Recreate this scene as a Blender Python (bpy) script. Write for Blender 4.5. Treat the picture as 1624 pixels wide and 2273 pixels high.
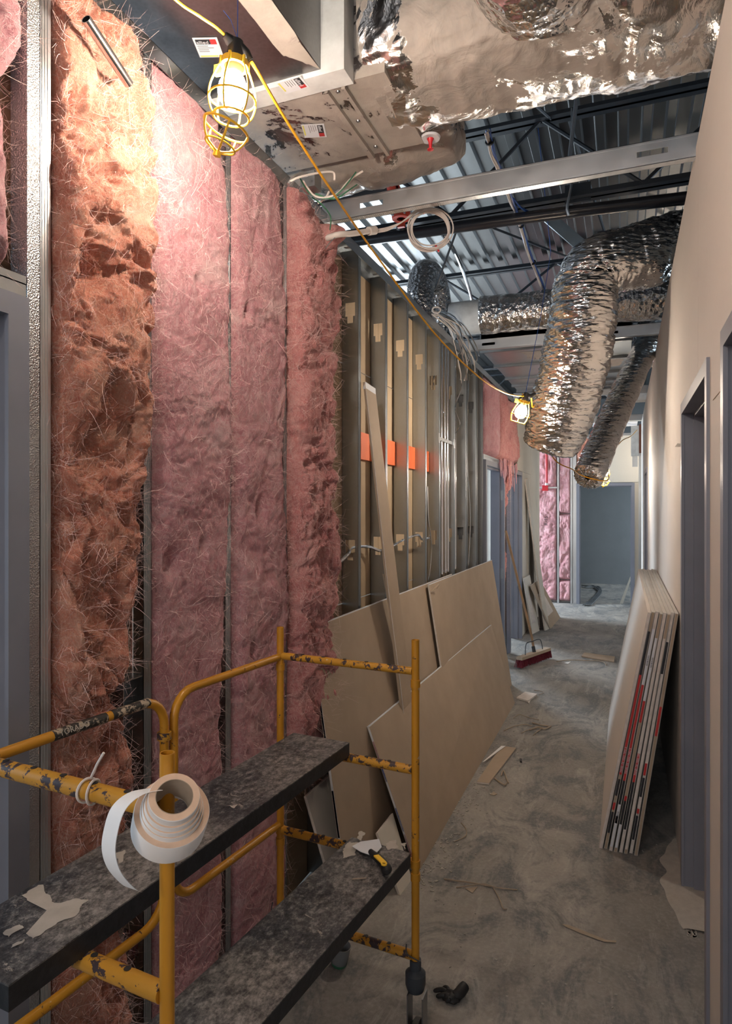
import bpy, math, random
import numpy as np
from mathutils import Vector, Matrix, noise as mn
for o in list(bpy.data.objects): bpy.data.objects.remove(o)
C = bpy.context.scene.collection
random.seed(7); rng = np.random.default_rng(7)

# ---------------------------------------------------------------- camera
F = 1450.0; TH = math.atan(573 / F); H = 1.715; CT, ST = math.cos(TH), math.sin(TH)
cam = bpy.data.cameras.new('camera'); co = bpy.data.objects.new('camera', cam); C.objects.link(co)
co.location = (0, 0, H); co.rotation_euler = (math.pi / 2, 0, TH)
cam.sensor_fit = 'VERTICAL'; cam.sensor_height = 36; cam.lens = 36 * F / 2273
cam.shift_y = -8.5 / 2273; cam.clip_start = 0.02; cam.clip_end = 60
bpy.context.scene.camera = co
def at(px, py, X=None, Y=None, Z=None, D=None):
    "measured photo point -> place in the room on a known wall / floor plane or depth"
    a = (px - 812) / F; r = (-ST + a * CT, CT + a * ST, -(py - 1128) / F)
    k = X / r[0] if X is not None else Y / r[1] if Y is not None else (Z - H) / r[2] if Z is not None else D
    return Vector((r[0] * k, r[1] * k, H + r[2] * k))

# ---------------------------------------------------------------- light
w = bpy.data.worlds.new('world'); bpy.context.scene.world = w; w.use_nodes = True
w.node_tree.nodes['Background'].inputs[0].default_value = (.55, .65, .8, 1)
w.node_tree.nodes['Background'].inputs[1].default_value = .05
def area(name, loc, target, sx, sy, power, col):
    l = bpy.data.lights.new(name, 'AREA'); l.shape = 'RECTANGLE'; l.size = sx; l.size_y = sy; l.energy = power; l.color = col
    o = bpy.data.objects.new(name, l); C.objects.link(o); o.location = loc
    o.rotation_euler = (Vector(target) - Vector(loc)).to_track_quat('-Z', 'Y').to_euler(); return o
BLUE = (.62, .80, 1.0); WARM = (1.0, .85, .70)
area('daylight_cross_corridor', (-4.6, 11.5, 1.9), (0, 11.3, .4), 1.5, 2.2, 420, (.74, .88, 1.0))
area('daylight_left_room', (-4.7, 5.0, 2.4), (-1, 5.0, 4.4), 3.2, 1.6, 120, (.74, .86, 1.0))
area('daylight_near_left_room', (-4.7, .4, 1.6), (-1, .6, 1.2), 1.6, 1.8, 60, (.6, .8, 1.0))
area('daylight_end_room', (2.6, 14.6, 1.9), (-.6, 14.2, .2), 1.5, 1.6, 110, (.74, .88, 1.0))
area('daylight_right_room', (3.2, 8.5, 2.9), (-1, 8.5, 4.2), 3, 1, 50, BLUE)
area('fill_behind', (-.4, -3.1, 2.7), (-.6, 3, 2.1), 1.7, 1.6, 42, (.92, .94, 1.0))  # unseen fill lamp added behind the camera to lift the shadows
vs = bpy.context.scene.view_settings
vs.view_transform = 'Standard'; vs.look = 'None'; vs.gamma = 1; vs.exposure = 0.12; vs.use_curve_mapping = False
BULB = 600.0

# ---------------------------------------------------------------- materials
class NT:
    def __init__(s, name):
        s.m = bpy.data.materials.new(name); s.m.use_nodes = True; s.t = s.m.node_tree; s.n = s.t.nodes; s.b = s.n['Principled BSDF']
        s.tc = s.n.new('ShaderNodeTexCoord')
    def mp(s, scale=(1, 1, 1), rot=(0, 0, 0)):
        q = s.n.new('ShaderNodeMapping'); q.inputs['Scale'].default_value = scale if hasattr(scale, '__len__') else (scale,) * 3
        q.inputs['Rotation'].default_value = rot; s.l(s.tc.outputs['Object'], q.inputs[0]); return q.outputs[0]
    def l(s, a, b): s.t.links.new(a, b)
    def noise(s, scale, detail=4, rough=.6, st=(1, 1, 1), dist=0):
        q = s.n.new('ShaderNodeTexNoise'); q.inputs['Scale'].default_value = scale; q.inputs['Detail'].default_value = detail
        q.inputs['Roughness'].default_value = rough; q.inputs['Distortion'].default_value = dist; s.l(s.mp(st), q.inputs['Vector']); return q.outputs['Fac']
    def vor(s, scale, st=(1, 1, 1), feat='F1'):
        q = s.n.new('ShaderNodeTexVoronoi'); q.feature = feat; q.inputs['Scale'].default_value = scale; s.l(s.mp(st), q.inputs['Vector']); return q.outputs['Distance']
    def ramp(s, fac, stops):
        q = s.n.new('ShaderNodeValToRGB'); e = q.color_ramp.elements
        while len(e) < len(stops): e.new(.5)
        for i, (p, c) in enumerate(stops):
            e[i].position = p; e[i].color = (*c, 1) if hasattr(c, '__len__') else (c, c, c, 1)
        s.l(fac, q.inputs[0]); return q.outputs[0]
    def mix(s, fac, a, b):
        q = s.n.new('ShaderNodeMix'); q.data_type = 'RGBA'
        for v, i in ((fac, 0), (a, 6), (b, 7)):
            if isinstance(v, (int, float)): q.inputs[i].default_value = v
            elif isinstance(v, tuple): q.inputs[i].default_value = (*v, 1)
            else: s.l(v, q.inputs[i])
        return q.outputs[2]
    def col(s, c):
        if isinstance(c, tuple): s.b.inputs['Base Color'].default_value = (*c, 1)
        else: s.l(c, s.b.inputs['Base Color'])
    def set(s, **k):
        for a, v in k.items():
            i = s.b.inputs[a.replace('_', ' ')]
            if isinstance(v, (int, float)): i.default_value = v
            elif isinstance(v, tuple): i.default_value = (*v, 1)
            else: s.l(v, i)
    def bump(s, h, strength=.4, dist=.01, prev=None):
        q = s.n.new('ShaderNodeBump'); q.inputs['Strength'].default_value = strength; q.inputs['Distance'].default_value = dist
        s.l(h, q.inputs['Height'])
        if prev: s.l(prev, q.inputs['Normal'])
        s.l(q.outputs[0], s.b.inputs['Normal']); return q.outputs[0]
def plain(name, c, rough=.6, metal=0, var=.12, vs_=8, bump=0, bs=60, st=(1, 1, 1)):
    k = NT(name); d = tuple(x * (1 - var) for x in c); u = tuple(min(1, x * (1 + var)) for x in c)
    k.col(k.ramp(k.noise(vs_, 5, .6, st), [(.3, d), (.7, u)])); k.set(Roughness=rough, Metallic=metal)
    if bump: k.bump(k.noise(bs, 3), bump, .002)
    return k.m
M = {}
def wool(name, c0, c1, c2, st=(1, 1, 1)):
    k = NT(name)
    def strand(scale, dist, stt=(1, 1, 1), det=3):
        n = k.noise(scale, det, .55, stt, dist); q = k.n.new('ShaderNodeMath'); q.operation = 'SUBTRACT'; k.l(n, q.inputs[0]); q.inputs[1].default_value = .5
        a_ = k.n.new('ShaderNodeMath'); a_.operation = 'ABSOLUTE'; k.l(q.outputs[0], a_.inputs[0]); return k.ramp(a_.outputs[0], [(.0, 1), (.055, 0)])
    f = k.noise(4.5, 7, .7, st, 1.0); s1 = strand(16, 2.2); s2 = strand(42, 3.0, (1, 1.3, .8)); g = k.noise(70, 5, .8, (1, 1.8, .7), 1.5)
    base = k.ramp(f, [(.30, c0), (.5, c1), (.70, c2)]); hi = tuple(min(1, x * 1.04 + .06) for x in c2)  # low end goes dark red: crevice shade put into the colour
    x = k.mix(k.ramp(s1, [(.1, 0), (1, .5)]), base, hi); x = k.mix(k.ramp(s2, [(.1, 0), (1, .45)]), x, hi)
    x = k.mix(k.ramp(g, [(.25, .45), (.5, 0)]), x, tuple(v * .8 for v in c0)); k.col(x)  # fine bump hollows darkened in the colour too
    k.set(Roughness=.95, Sheen_Weight=.12, Sheen_Roughness=.6, Sheen_Tint=(1, .85, .84))
    b = k.bump(k.noise(22, 9, .78, (1, 1.4, .8), 1.6), 1.0, .028); b = k.bump(s1, .5, .006, b); b = k.bump(s2, .5, .003, b); k.bump(g, .7, .004, b)
    return k.m
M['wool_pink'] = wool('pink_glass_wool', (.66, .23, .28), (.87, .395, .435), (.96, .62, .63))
M['wool_warm_lit'] = wool('warm_lit_glass_wool', (.60, .15, .095), (.88, .325, .215), (.97, .57, .42))  # salmon tone: warm bulb light put into the wool colour
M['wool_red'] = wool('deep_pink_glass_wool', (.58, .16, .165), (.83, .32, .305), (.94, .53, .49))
def galv(name, c=(.42, .45, .47), rough=.33, spangle=.12, st=(1, 1, 1), aniso=0):
    k = NT(name); v = k.vor(90, st); n = k.noise(3, 4, .6)
    base = k.ramp(n, [(.2, tuple(x * .9 for x in c)), (.8, tuple(min(1, x * 1.08) for x in c))])
    k.col(k.mix(k.ramp(v, [(.2, 0), (.9, spangle * .35)]), base, (.8, .82, .84)))
    k.set(Metallic=1, Roughness=k.ramp(k.noise(12, 2, .5, st), [(.3, rough * .9), (.7, rough * 1.15)]))
    k.bump(k.noise(5, 2), .05, .002); return k.m
M['galv'] = galv('galvanised_steel'); M['galv_dark'] = galv('weathered_galvanised_steel', (.26, .27, .28), .42)
M['galv_bright'] = galv('bright_galvanised_steel', (.66, .68, .70), .36)
M['deck'] = plain('deck_sheet_steel', (.26, .265, .27), .34, 1, .06, 2)
def knurl(name):
    k = NT(name); k.col((.55, .58, .6)); k.set(Metallic=1, Roughness=.38)
    k.bump(k.vor(260), .8, .002); return k.m
M['knurl'] = knurl('knurled_galvanised_flange')
def foil(name, c=(.80, .79, .78), s1=24, st=(1, 1, 1), rough=.16, bs=1.0):
    k = NT(name); k.col(k.ramp(k.noise(9, 3), [(.3, tuple(x * .8 for x in c)), (.7, c)]))
    k.set(Metallic=1, Roughness=rough)
    b = k.bump(k.vor(s1, st, 'F1'), .55 * bs, .020); b = k.bump(k.vor(s1 * 2.7, st, 'F1'), .30 * bs, .008, b); k.bump(k.noise(s1 * .35, 3, .5, st, .8), .5 * bs, .03, b)
    return k.m
M['foil'] = foil('crinkled_foil', st=(1, 1, 1.0)); M['foil_flex'] = foil('crinkled_flex_duct_foil', (.84, .83, .82), 15, (.8, .8, 3.2), .13, .95)
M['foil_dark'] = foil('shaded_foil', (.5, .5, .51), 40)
def sealed(name, foil_amount, lo=(.31, .275, .245), hi=(.44, .395, .35), metal_c=(.66, .63, .60), thr=.5, sc=2.4, crinkle=1, grad=None):
    "beige duct sealant brushed over metal, bare metal left in patches"
    k = NT(name); n = k.noise(sc, 7, .72, (1, 1, 1), .5)
    if grad:
        sep = k.n.new('ShaderNodeSeparateXYZ'); k.l(k.tc.outputs['Object'], sep.inputs[0])
        def mr(o, a0, a1, b0, b1):
            q = k.n.new('ShaderNodeMapRange'); k.l(sep.outputs[o], q.inputs[0]); q.inputs[1].default_value = a0; q.inputs[2].default_value = a1; q.inputs[3].default_value = b0; q.inputs[4].default_value = b1; return q.outputs[0]
        def add(a_, b_, op='ADD'):
            q = k.n.new('ShaderNodeMath'); q.operation = op; k.l(a_, q.inputs[0]); k.l(b_, q.inputs[1]); return q.outputs[0]
        low = mr('Z', .02, .22, 1, 0); rgt = add(mr('X', -.35, .25, 0, .20), low, 'MULTIPLY'); far = add(mr('Y', .05, .22, 0, 1), mr('X', -.6, .0, .02, .16), 'MULTIPLY')
        strip = add(mr('X', -.80, -.72, 0, .16), mr('X', -.66, -.60, 1, 0), 'MULTIPLY'); n = add(add(add(n, rgt), far), strip)
    m = k.ramp(n, [(thr - .012, 0), (thr + .012, 1)])
    s = k.ramp(k.noise(7, 5), [(.3, lo), (.7, hi)])
    k.col(k.mix(m, s, metal_c)); k.l(m, k.b.inputs['Metallic'])
    k.l(k.ramp(m, [(0, .75), (1, .20)]), k.b.inputs['Roughness'])
    b = k.bump(k.vor(11, (1, 1, 1), 'F1'), .30 * crinkle, .03); b = k.bump(k.noise(9, 4, .5, (1, 1, 1), .8), .6 * crinkle, .02, b); k.bump(k.noise(90, 4, .6, (3, 1, 1)), .2, .003, b); return k.m
M['seal'] = sealed('duct_sealant_over_foil', .5, thr=.60, sc=2.8, grad=True); M['seal_stub'] = sealed('duct_sealant_over_foil_stub', .5, thr=.57, sc=3.4)
M['seal_sheet'] = sealed('duct_sealant_over_sheet_metal', .5, metal_c=(.30, .27, .26), thr=.53, sc=2.0, crinkle=.3)
M['sheet'] = galv('duct_sheet_metal', (.22, .21, .21), .34)
M['seal_white'] = plain('pale_sealant', (.62, .64, .64), .6, 0, .15, 12, .3, 40)
M['paper'] = plain('brown_board_paper', (.38, .295, .215), .8, 0, .07, 5, .15, 250)
M['paper_back'] = plain('brown_backing_board_paper', (.44, .335, .22), .8, 0, .08, 4, .15, 250)
M['paper_grey'] = plain('grey_board_paper', (.50, .48, .45), .8, 0, .06, 6, .1, 200)
def wallpaper(name, c):
    k = NT(name); f = k.noise(1.2, 5, .6, (.5, .5, 2)); g = k.noise(40, 3, .6)
    a = k.ramp(f, [(.3, tuple(x * .94 for x in c)), (.7, c)])
    d = k.vor(6.5); a = k.mix(k.ramp(d, [(.012, 1), (.02, 0)]), a, tuple(x * .45 for x in c))
    k.col(k.mix(k.ramp(g, [(.4, 0), (.8, .12)]), a, tuple(x * .8 for x in c))); k.set(Roughness=.75); k.bump(k.noise(5, 3), .12, .01); return k.m
M['wallboard'] = wallpaper('cream_wallboard', (.61, .56, .515)); M['wallboard_far'] = wallpaper('pale_wallboard', (.66, .62, .54))
M['gypsum'] = plain('gypsum_core', (.66, .60, .55), .9, 0, .12, 30, .5, 90)
M['frame'] = plain('blue_grey_primer', (.20, .21, .255), .42, 0, .08, 4, .06, 90)
M['greywall'] = plain('grey_painted_board', (.21, .225, .235), .8, 0, .05, 3, .05, 60)
def concrete():
    k = NT('dusty_concrete'); a = k.noise(1.3, 8, .68, (1, .7, 1), .6); b = k.noise(3.5, 8, .75, (1, .6, 1), 1); c = k.noise(60, 4, .7)
    dust = k.ramp(a, [(.3, (.13, .122, .115)), (.5, (.25, .235, .215)), (.68, (.37, .345, .31))])
    x = k.mix(k.ramp(b, [(.48, 0), (.60, .9)]), dust, (.115, .122, .128))
    x = k.mix(k.ramp(c, [(.45, 0), (.8, .35)]), x, (.5, .46, .41)); s = k.noise(9, 6, .8, (1, .25, 1), 1)
    x = k.mix(k.ramp(s, [(.54, 0), (.70, .5)]), x, (.50, .465, .42))
    k.col(x); k.set(Roughness=.72); b1 = k.bump(c, .25, .002); k.bump(k.noise(260, 2), .2, .001, b1); return k.m
M['floor'] = concrete()
def worn(name, c, dark=(.035, .025, .022), thr=.62, sc=28, rough=.38):
    k = NT(name); n = k.noise(sc, 6, .7, (1, 1, 1), .4); big = k.noise(4, 3, .5)
    mth = k.n.new('ShaderNodeMath'); mth.operation = 'MULTIPLY_ADD'; k.l(big, mth.inputs[0]); mth.inputs[1].default_value = .35; mth.inputs[2].default_value = -.17
    ad = k.n.new('ShaderNodeMath'); k.l(n, ad.inputs[0]); k.l(mth.outputs[0], ad.inputs[1]); f = ad.outputs[0]
    base = k.ramp(k.noise(8, 3), [(.3, tuple(x * .85 for x in c)), (.7, c)])
    x = k.mix(k.ramp(f, [(thr, 0), (thr + .02, 1)]), base, dark)
    x = k.mix(k.ramp(k.noise(36, 4, .6), [(.70, 0), (.72, .8)]), x, (.6, .55, .46))
    k.col(x); k.set(Roughness=rough); k.bump(f, .3, .002); return k.m
M['yellow'] = worn('worn_yellow_paint', (.55, .25, .018), thr=.66); M['yellow_worn'] = worn('badly_chipped_yellow_paint', (.57, .28, .03), (.05, .035, .04), thr=.535, sc=34)
def plank():
    k = NT('black_plank_with_plaster_dust'); a = k.noise(45, 7, .85, (1, .7, 1)); b = k.noise(11, 8, .85, (1, 1, 1), 1.2); c = k.noise(2.2, 4); d = k.noise(5, 8, .8, (1, 1, 1), 1.5)
    x = k.ramp(a, [(.40, (.012, .013, .017)), (.52, (.05, .052, .06)), (.62, (.19, .185, .18))])
    dusty = k.ramp(a, [(.40, (.05, .047, .046)), (.60, (.36, .33, .30))]); x = k.mix(k.ramp(c, [(.42, 0), (.58, .7)]), x, dusty)
    x = k.mix(k.ramp(b, [(.60, 0), (.63, .8)]), x, (.38, .34, .30)); x = k.mix(k.ramp(d, [(.66, 0), (.68, .85)]), x, (.44, .40, .35))
    k.col(x); k.set(Roughness=.5); k.bump(b, .4, .002); return k.m
M['plank'] = plank(); M['plank_edge'] = plain('black_plank_edge', (.014, .015, .018), .45, 0, .5, 40, .3, 90)
M['plaster'] = plain('dried_plaster', (.42, .38, .33), .85, 0, .1, 20, .3, 60)
M['black_steel'] = plain('dark_primed_steel', (.035, .042, .052), .5, 0, .3, 6)
M['black_pipe'] = plain('black_pipe', (.02, .02, .024), .28, 0, .2, 8)
M['red_paint'] = plain('red_enamel', (.45, .05, .025), .4, 0, .1, 12)
M['red_bright'] = plain('bright_red_enamel', (.55, .02, .03), .4, 0, .1, 12)
M['orange_ply'] = plain('orange_treated_plywood', (.80, .17, .055), .65, 0, .18, 7, .2, 60, (1, 1, .4))
M['white_pl'] = plain('white_plastic', (.66, .60, .56), .45, 0, .04); M['blue_cable'] = plain('blue_cable', (.03, .10, .38), .4)
M['green'] = plain('green_wire', (.05, .18, .10), .4); M['black_pl'] = plain('black_rubber', (.015, .015, .016), .55, 0, .2)
M['yel_pl'] = plain('yellow_plastic', (.95, .58, .04), .4, 0, .05); M['yel_cord'] = plain('yellow_cord', (.70, .34, .012), .45, 0, .05)
M['tape'] = plain('paper_joint_tape', (.86, .84, .82), .7, 0, .03); M['tape_side'] = plain('tape_roll_side', (.72, .52, .38), .8, 0, .08, 40)
M['wood'] = plain('handle_wood', (.26, .15, .075), .6, 0, .25, 12, .2, 40, (1, 1, .3)); M['maroon'] = plain('maroon_bristle', (.14, .008, .022), .8, 0, .4, 60, .6, 200)
M['steel_shiny'] = galv('polished_steel', (.75, .76, .78), .15); M['dust_mat'] = plain('gypsum_dust', (.40, .37, .33), .95, 0, .1, 30, .3, 80)
M['kraft'] = plain('torn_paper', (.36, .29, .22), .9, 0, .15, 20)
M['lab_white'] = plain('label_white', (.66, .68, .72), .6, 0, .02); M['lab_black'] = plain('label_black', (.02, .02, .025), .6); M['lab_red'] = plain('label_red', (.5, .03, .03), .6)
M['lab_yel'] = plain('label_yellow', (.65, .6, .12), .6); M['lab_blue'] = plain('edge_tape_blue', (.04, .08, .40), .6); M['brown'] = plain('rust_brown_board', (.16, .06, .035), .8)
def emit(name, c, s):
    k = NT(name); k.b.inputs['Emission Color'].default_value = (*c, 1); k.b.inputs['Emission Strength'].default_value = s; k.col((.9, .9, .9)); return k.m
M['bulb'] = emit('lit_bulb', WARM, BULB)

# ---------------------------------------------------------------- mesh builder
class MB:
    def __init__(s): s.v = []; s.f = []; s.mi = []; s.cur = 0
    def add(s, vs_, fs):
        k = len(s.v); s.v += [tuple(p) for p in vs_]; s.f += [tuple(i + k for i in f) for f in fs]; s.mi += [s.cur] * len(fs); return s
    def box(s, a, b):
        x0, y0, z0 = a; x1, y1, z1 = b
        return s.add([(x0,y0,z0),(x1,y0,z0),(x1,y1,z0),(x0,y1,z0),(x0,y0,z1),(x1,y0,z1),(x1,y1,z1),(x0,y1,z1)],
                     [(0,3,2,1),(4,5,6,7),(0,1,5,4),(1,2,6,5),(2,3,7,6),(3,0,4,7)])
    def obox(s, c, ux, uy, uz):
        c, ux, uy, uz = map(Vector, (c, ux, uy, uz))
        P = [c + ux * i + uy * j + uz * k for k in (-1, 1) for j in (-1, 1) for i in (-1, 1)]
        return s.add(P, [(0,2,3,1),(4,5,7,6),(0,1,5,4),(1,3,7,5),(3,2,6,7),(2,0,4,6)])
    def slab(s, quad, t, jag=0, n=1, wave=0):
        "quad: four corners of the front face; t: thickness vector"
        q = [Vector(p) for p in quad]; t = Vector(t)
        if n == 1 and not jag:
            return s.add(q + [p + t for p in q], [(0,1,2,3),(7,6,5,4),(0,4,5,1),(1,5,6,2),(2,6,7,3),(3,7,4,0)])
        ring = []
        for i in range(4):
            a, b = q[i], q[(i + 1) % 4]; cen = sum(q, Vector()) / 4
            for k in range(n):
                p = a.lerp(b, k / n)
                if k: p = p + (cen - p).normalized() * random.uniform(-jag, jag)
                ring.append(p)
        m = len(ring)
        return s.add(ring + [p + t for p in ring], [tuple(range(m)), tuple(range(2 * m - 1, m - 1, -1))] + [(i, i + m, (i + 1) % m + m, (i + 1) % m) for i in range(m)])
    def tube(s, pts, r, n=8, cap=True):
        pts = [Vector(p) for p in pts]; rs = r if hasattr(r, '__len__') else [r] * len(pts); V = []; Fc = []; up = None
        for i, p in enumerate(pts):
            d = (pts[min(i + 1, len(pts) - 1)] - pts[max(i - 1, 0)])
            d = d.normalized() if d.length > 1e-9 else Vector((0, 0, 1))
            if up is None: up = d.orthogonal().normalized()
            up = (up - d * up.dot(d)); up = up.normalized() if up.length > 1e-6 else d.orthogonal().normalized(); sd = d.cross(up)
            for k in range(n):
                a = 2 * math.pi * k / n; V.append(p + (up * math.cos(a) + sd * math.sin(a)) * rs[i])
        for i in range(len(pts) - 1):
            for k in range(n): Fc.append((i * n + k, i * n + (k + 1) % n, (i + 1) * n + (k + 1) % n, (i + 1) * n + k))
        if cap: Fc += [tuple(range(n - 1, -1, -1)), tuple(range((len(pts) - 1) * n, len(pts) * n))]
        return s.add(V, Fc)
    def lathe(s, prof, base, axis=(0, 0, 1), n=24, closed=False):
        ax = Vector(axis).normalized(); u = ax.orthogonal().normalized(); v = ax.cross(u); base = Vector(base); V = []; Fc = []
        for r, z in prof:
            for k in range(n):
                a = 2 * math.pi * k / n; V.append(base + ax * z + (u * math.cos(a) + v * math.sin(a)) * r)
        m = len(prof)
        for i in range(m if closed else m - 1):
            for k in range(n): j = (i + 1) % m; Fc.append((i * n + k, i * n + (k + 1) % n, j * n + (k + 1) % n, j * n + k))
        return s.add(V, Fc)
def smooth_path(pts, sub=6):
    P = [Vector(p) for p in pts]; out = []
    for i in range(len(P) - 1):
        p0, p1, p2, p3 = P[max(i - 1, 0)], P[i], P[i + 1], P[min(i + 2, len(P) - 1)]
        for k in range(sub):
            t = k / sub; out.append(.5 * ((2 * p1) + (p2 - p0) * t + (2 * p0 - 5 * p1 + 4 * p2 - p3) * t * t + (3 * p1 - p0 - 3 * p2 + p3) * t ** 3))
    return out + [P[-1]]
def props(o, label=None, cat=None, group=None, kind=None):
    for k, v in (('label', label), ('category', cat), ('group', group), ('kind', kind)):
        if v: o[k] = v
    return o
def thing(name, label, cat, loc, group=None, kind=None):
    o = bpy.data.objects.new(name, None); C.objects.link(o); o.location = loc; o.empty_display_size = .05
    return props(o, label, cat, group, kind)
def root_loc(p):
    while p.parent: p = p.parent
    return p.location
def part(name, mb, mats, parent=None, smooth=False, kind=None, label=None):
    mats = mats if isinstance(mats, (list, tuple)) else [mats]
    V = mb.v
    me = bpy.data.meshes.new(name)
    if parent is not None: off = root_loc(parent)
    else:
        a = np.array(V); lo, hi = a.min(0), a.max(0); off = Vector(((lo[0] + hi[0]) / 2, (lo[1] + hi[1]) / 2, lo[2]))
    me.from_pydata((np.array(V) - np.array(off)).tolist(), [], mb.f); me.validate()
    for m in mats: me.materials.append(M[m] if isinstance(m, str) else m)
    if any(mb.mi) and len(mb.mi) == len(me.polygons): me.polygons.foreach_set('material_index', mb.mi)
    if smooth:
        me.polygons.foreach_set('use_smooth', [True] * len(me.polygons))
        if smooth != 'all': me.set_sharp_from_angle(angle=math.radians(40))
    o = bpy.data.objects.new(name, me); C.objects.link(o)
    if parent is not None: o.parent = parent
    else: o.location = off
    return props(o, label, kind=kind)
def single(name, mb, mats, label, cat, smooth=False, group=None):
    return props(part(name, mb, mats, None, smooth), label, cat, group)
def struct(name, mb, mats, parent=None):
    o = part(name, mb, mats, parent)
    if parent is None: o['kind'] = 'structure'
    return o
def sroot(name, loc=(0, 0, 0)): return thing(name, None, None, loc, kind='structure')

# numpy value noise
def _h(ix, iy, iz, seed):
    h = (ix.astype(np.int64) * 374761393 + iy.astype(np.int64) * 668265263 + iz.astype(np.int64) * 2147483647 + seed * 974634777) & 0xffffffff
    h = ((h ^ (h >> 13)) * 1274126177) & 0xffffffff; h = h ^ (h >> 16); return (h & 0xffffff) / float(0xffffff)
def vn(p, seed=0):
    i = np.floor(p).astype(np.int64); f = p - i; f = f * f * (3 - 2 * f); r = 0
    for dx in (0, 1):
        for dy in (0, 1):
            for dz in (0, 1):
                wgt = (f[..., 0] if dx else 1 - f[..., 0]) * (f[..., 1] if dy else 1 - f[..., 1]) * (f[..., 2] if dz else 1 - f[..., 2])
                r = r + wgt * _h(i[..., 0] + dx, i[..., 1] + dy, i[..., 2] + dz, seed)
    return r * 2 - 1
def fbm(p, o=5, g=.5, seed=0, ridge=False):
    a = 1; s = 0; t = 0
    for k in range(o):
        n = vn(p * 2 ** k, seed + k * 17)
        s = s + a * ((1 - 2 * np.abs(n)) if ridge else n); t += a; a *= g
    return s / t

# ================================================================ SETTING
XS = -1.275          # stud faces of the left wall
XR = 0.25            # face of the right wall
HT = 3.07            # wall height
ZD = 4.36            # roof deck
struct('floor', MB().box((-5.2, -3.6, -.12), (3.8, 16.4, 0)), 'floor')
ceil = sroot('ceiling', (0, 6, ZD))
x = -5.2
while x < 3.8:
    mb = MB(); prof = []
    for k in range(6):
        xx = x + k * .152
        prof += [(xx, 0), (xx + .052, 0), (xx + .064, .038), (xx + .140, .038)]
    prof.append((x + .912, 0)); n = len(prof)
    mb.add([(a, -3.6, ZD + b) for a, b in prof] + [(a, 16.4, ZD + b) for a, b in prof], [(i, i + 1, i + 1 + n, i + n) for i in range(n - 1)])
    struct('deck_panel', mb, 'deck', ceil); x += .912
struct('roof_slab', MB().box((-5.2, -3.6, ZD + .045), (3.8, 16.4, ZD + .15)), 'black_steel', ceil)
struct('wall_back', MB().box((-5.2, -3.7, 0), (3.8, -3.6, ZD + .05)), 'wallboard')
struct('wall_outer_left', MB().box((-5.3, -3.6, 0), (-5.2, 16.4, ZD + .05)), 'wallboard_far')
struct('wall_outer_right', MB().box((3.8, -3.6, 0), (3.9, 16.4, ZD + .05)), 'wallboard_far')
struct('wall_end', MB().box((-5.2, 15.75, 0), (3.8, 15.85, ZD + .05)), 'greywall')

# ---- left wall: steel studs, tracks, back boards
WL = sroot('wall_left', (XS, 4, 0))
def stud(parent, y, z0, z1, holes=(), mat='galv', xf=XS, depth=.092, fl=.034, name='stud', direction=1):
    t = .0016; d = direction; mb = MB(); xb = xf - depth
    # web with punched keyholes
    hs = sorted(h for h in holes if z0 + .1 < h < z1 - .1); cur = z0; ya, yb = sorted((y, y + d * t))
    for h in hs:
        mb.box((xb, ya, cur), (xf, yb, h - .055))
        mb.box((xb, ya, h - .055), (xf - .062, yb, h - .02)); mb.box((xf - .030, ya, h - .055), (xf, yb, h - .02))
        mb.box((xb, ya, h - .02), (xf - .073, yb, h + .05)); mb.box((xf - .019, ya, h - .02), (xf, yb, h + .05))
        cur = h + .05
    mb.box((xb, ya, cur), (xf, yb, z1))
    for xx in (xf - t, xb):
        a, b = sorted((y, y + d * fl)); mb.box((xx, a, z0), (xx + t, b, z1))
    for f0 in (.008, .016, .024):   # rolled ribs on the face
        a, b = sorted((y + d * f0, y + d * (f0 + .003))); mb.box((xf, a, z0), (xf + .0012, b, z1))
    a, b = sorted((y + d * fl, y + d * (fl - t))); mb.box((xf - .008, a, z0), (xf, b, z1))
    return struct(name, mb, mat, parent)
for yy in (1.50, 1.911, 2.32, 2.72, 3.12, 3.53, 3.93, 4.34): stud(WL, yy, .03, HT - .02, (.45, 1.5, 2.73))
for yy in (4.70, 5.16, 5.57, 5.98): stud(WL, yy, .03, HT - .02, (.45, 1.5, 2.65))
for yy in (5.62, 6.03, 6.28): stud(WL, yy, .03, HT - .02, (), 'galv_dark')
stud(WL, 7.46, .03, 2.22, (1.5,)); stud(WL, 7.66, .03, 2.22, (1.2,), 'galv_dark')
mb = MB().box((XS - .004, 1.108, .02), (XS + .002, 1.142, HT)).box((XS - .05, 1.108, .02), (XS - .004, 1.112, HT)); struct('jamb_stud_face', mb, 'knurl', WL)
mb = MB().box((XS - .092, 1.144, .02), (XS, 1.146, HT)).box((XS - .002, 1.144, .02), (XS, 1.176, HT))
for f0 in (1.150, 1.158, 1.166): mb.box((XS, f0, .02), (XS + .0015, f0 + .004, HT))
struct('jamb_stud', mb, 'galv_bright', WL)
mb = MB().box((XS - .094, -3.6, HT - .002), (XS + .003, 10.7, HT)).box((XS, -3.6, HT - .055), (XS + .003, 10.7, HT)).box((XS - .095, -3.6, HT - .055), (XS - .092, 10.7, HT)); struct('top_track', mb, 'galv', WL)
mb = MB().box((XS - .094, 1.1, 0), (XS + .003, 6.33, .003)).box((XS + .0005, 1.1, 0), (XS + .003, 6.33, .035)).box((XS - .094, 7.43, 0), (XS + .003, 7.8, .003)); struct('bottom_track', mb, 'galv', WL)
for a, b in ((-.3, 1.105), (6.33, 8.80)): struct('header_track', MB().box((XS - .093, a, 2.225), (XS + .002, b, 2.228)).box((XS, a, 2.195), (XS + .002, b, 2.245)), 'galv', WL)
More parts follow.
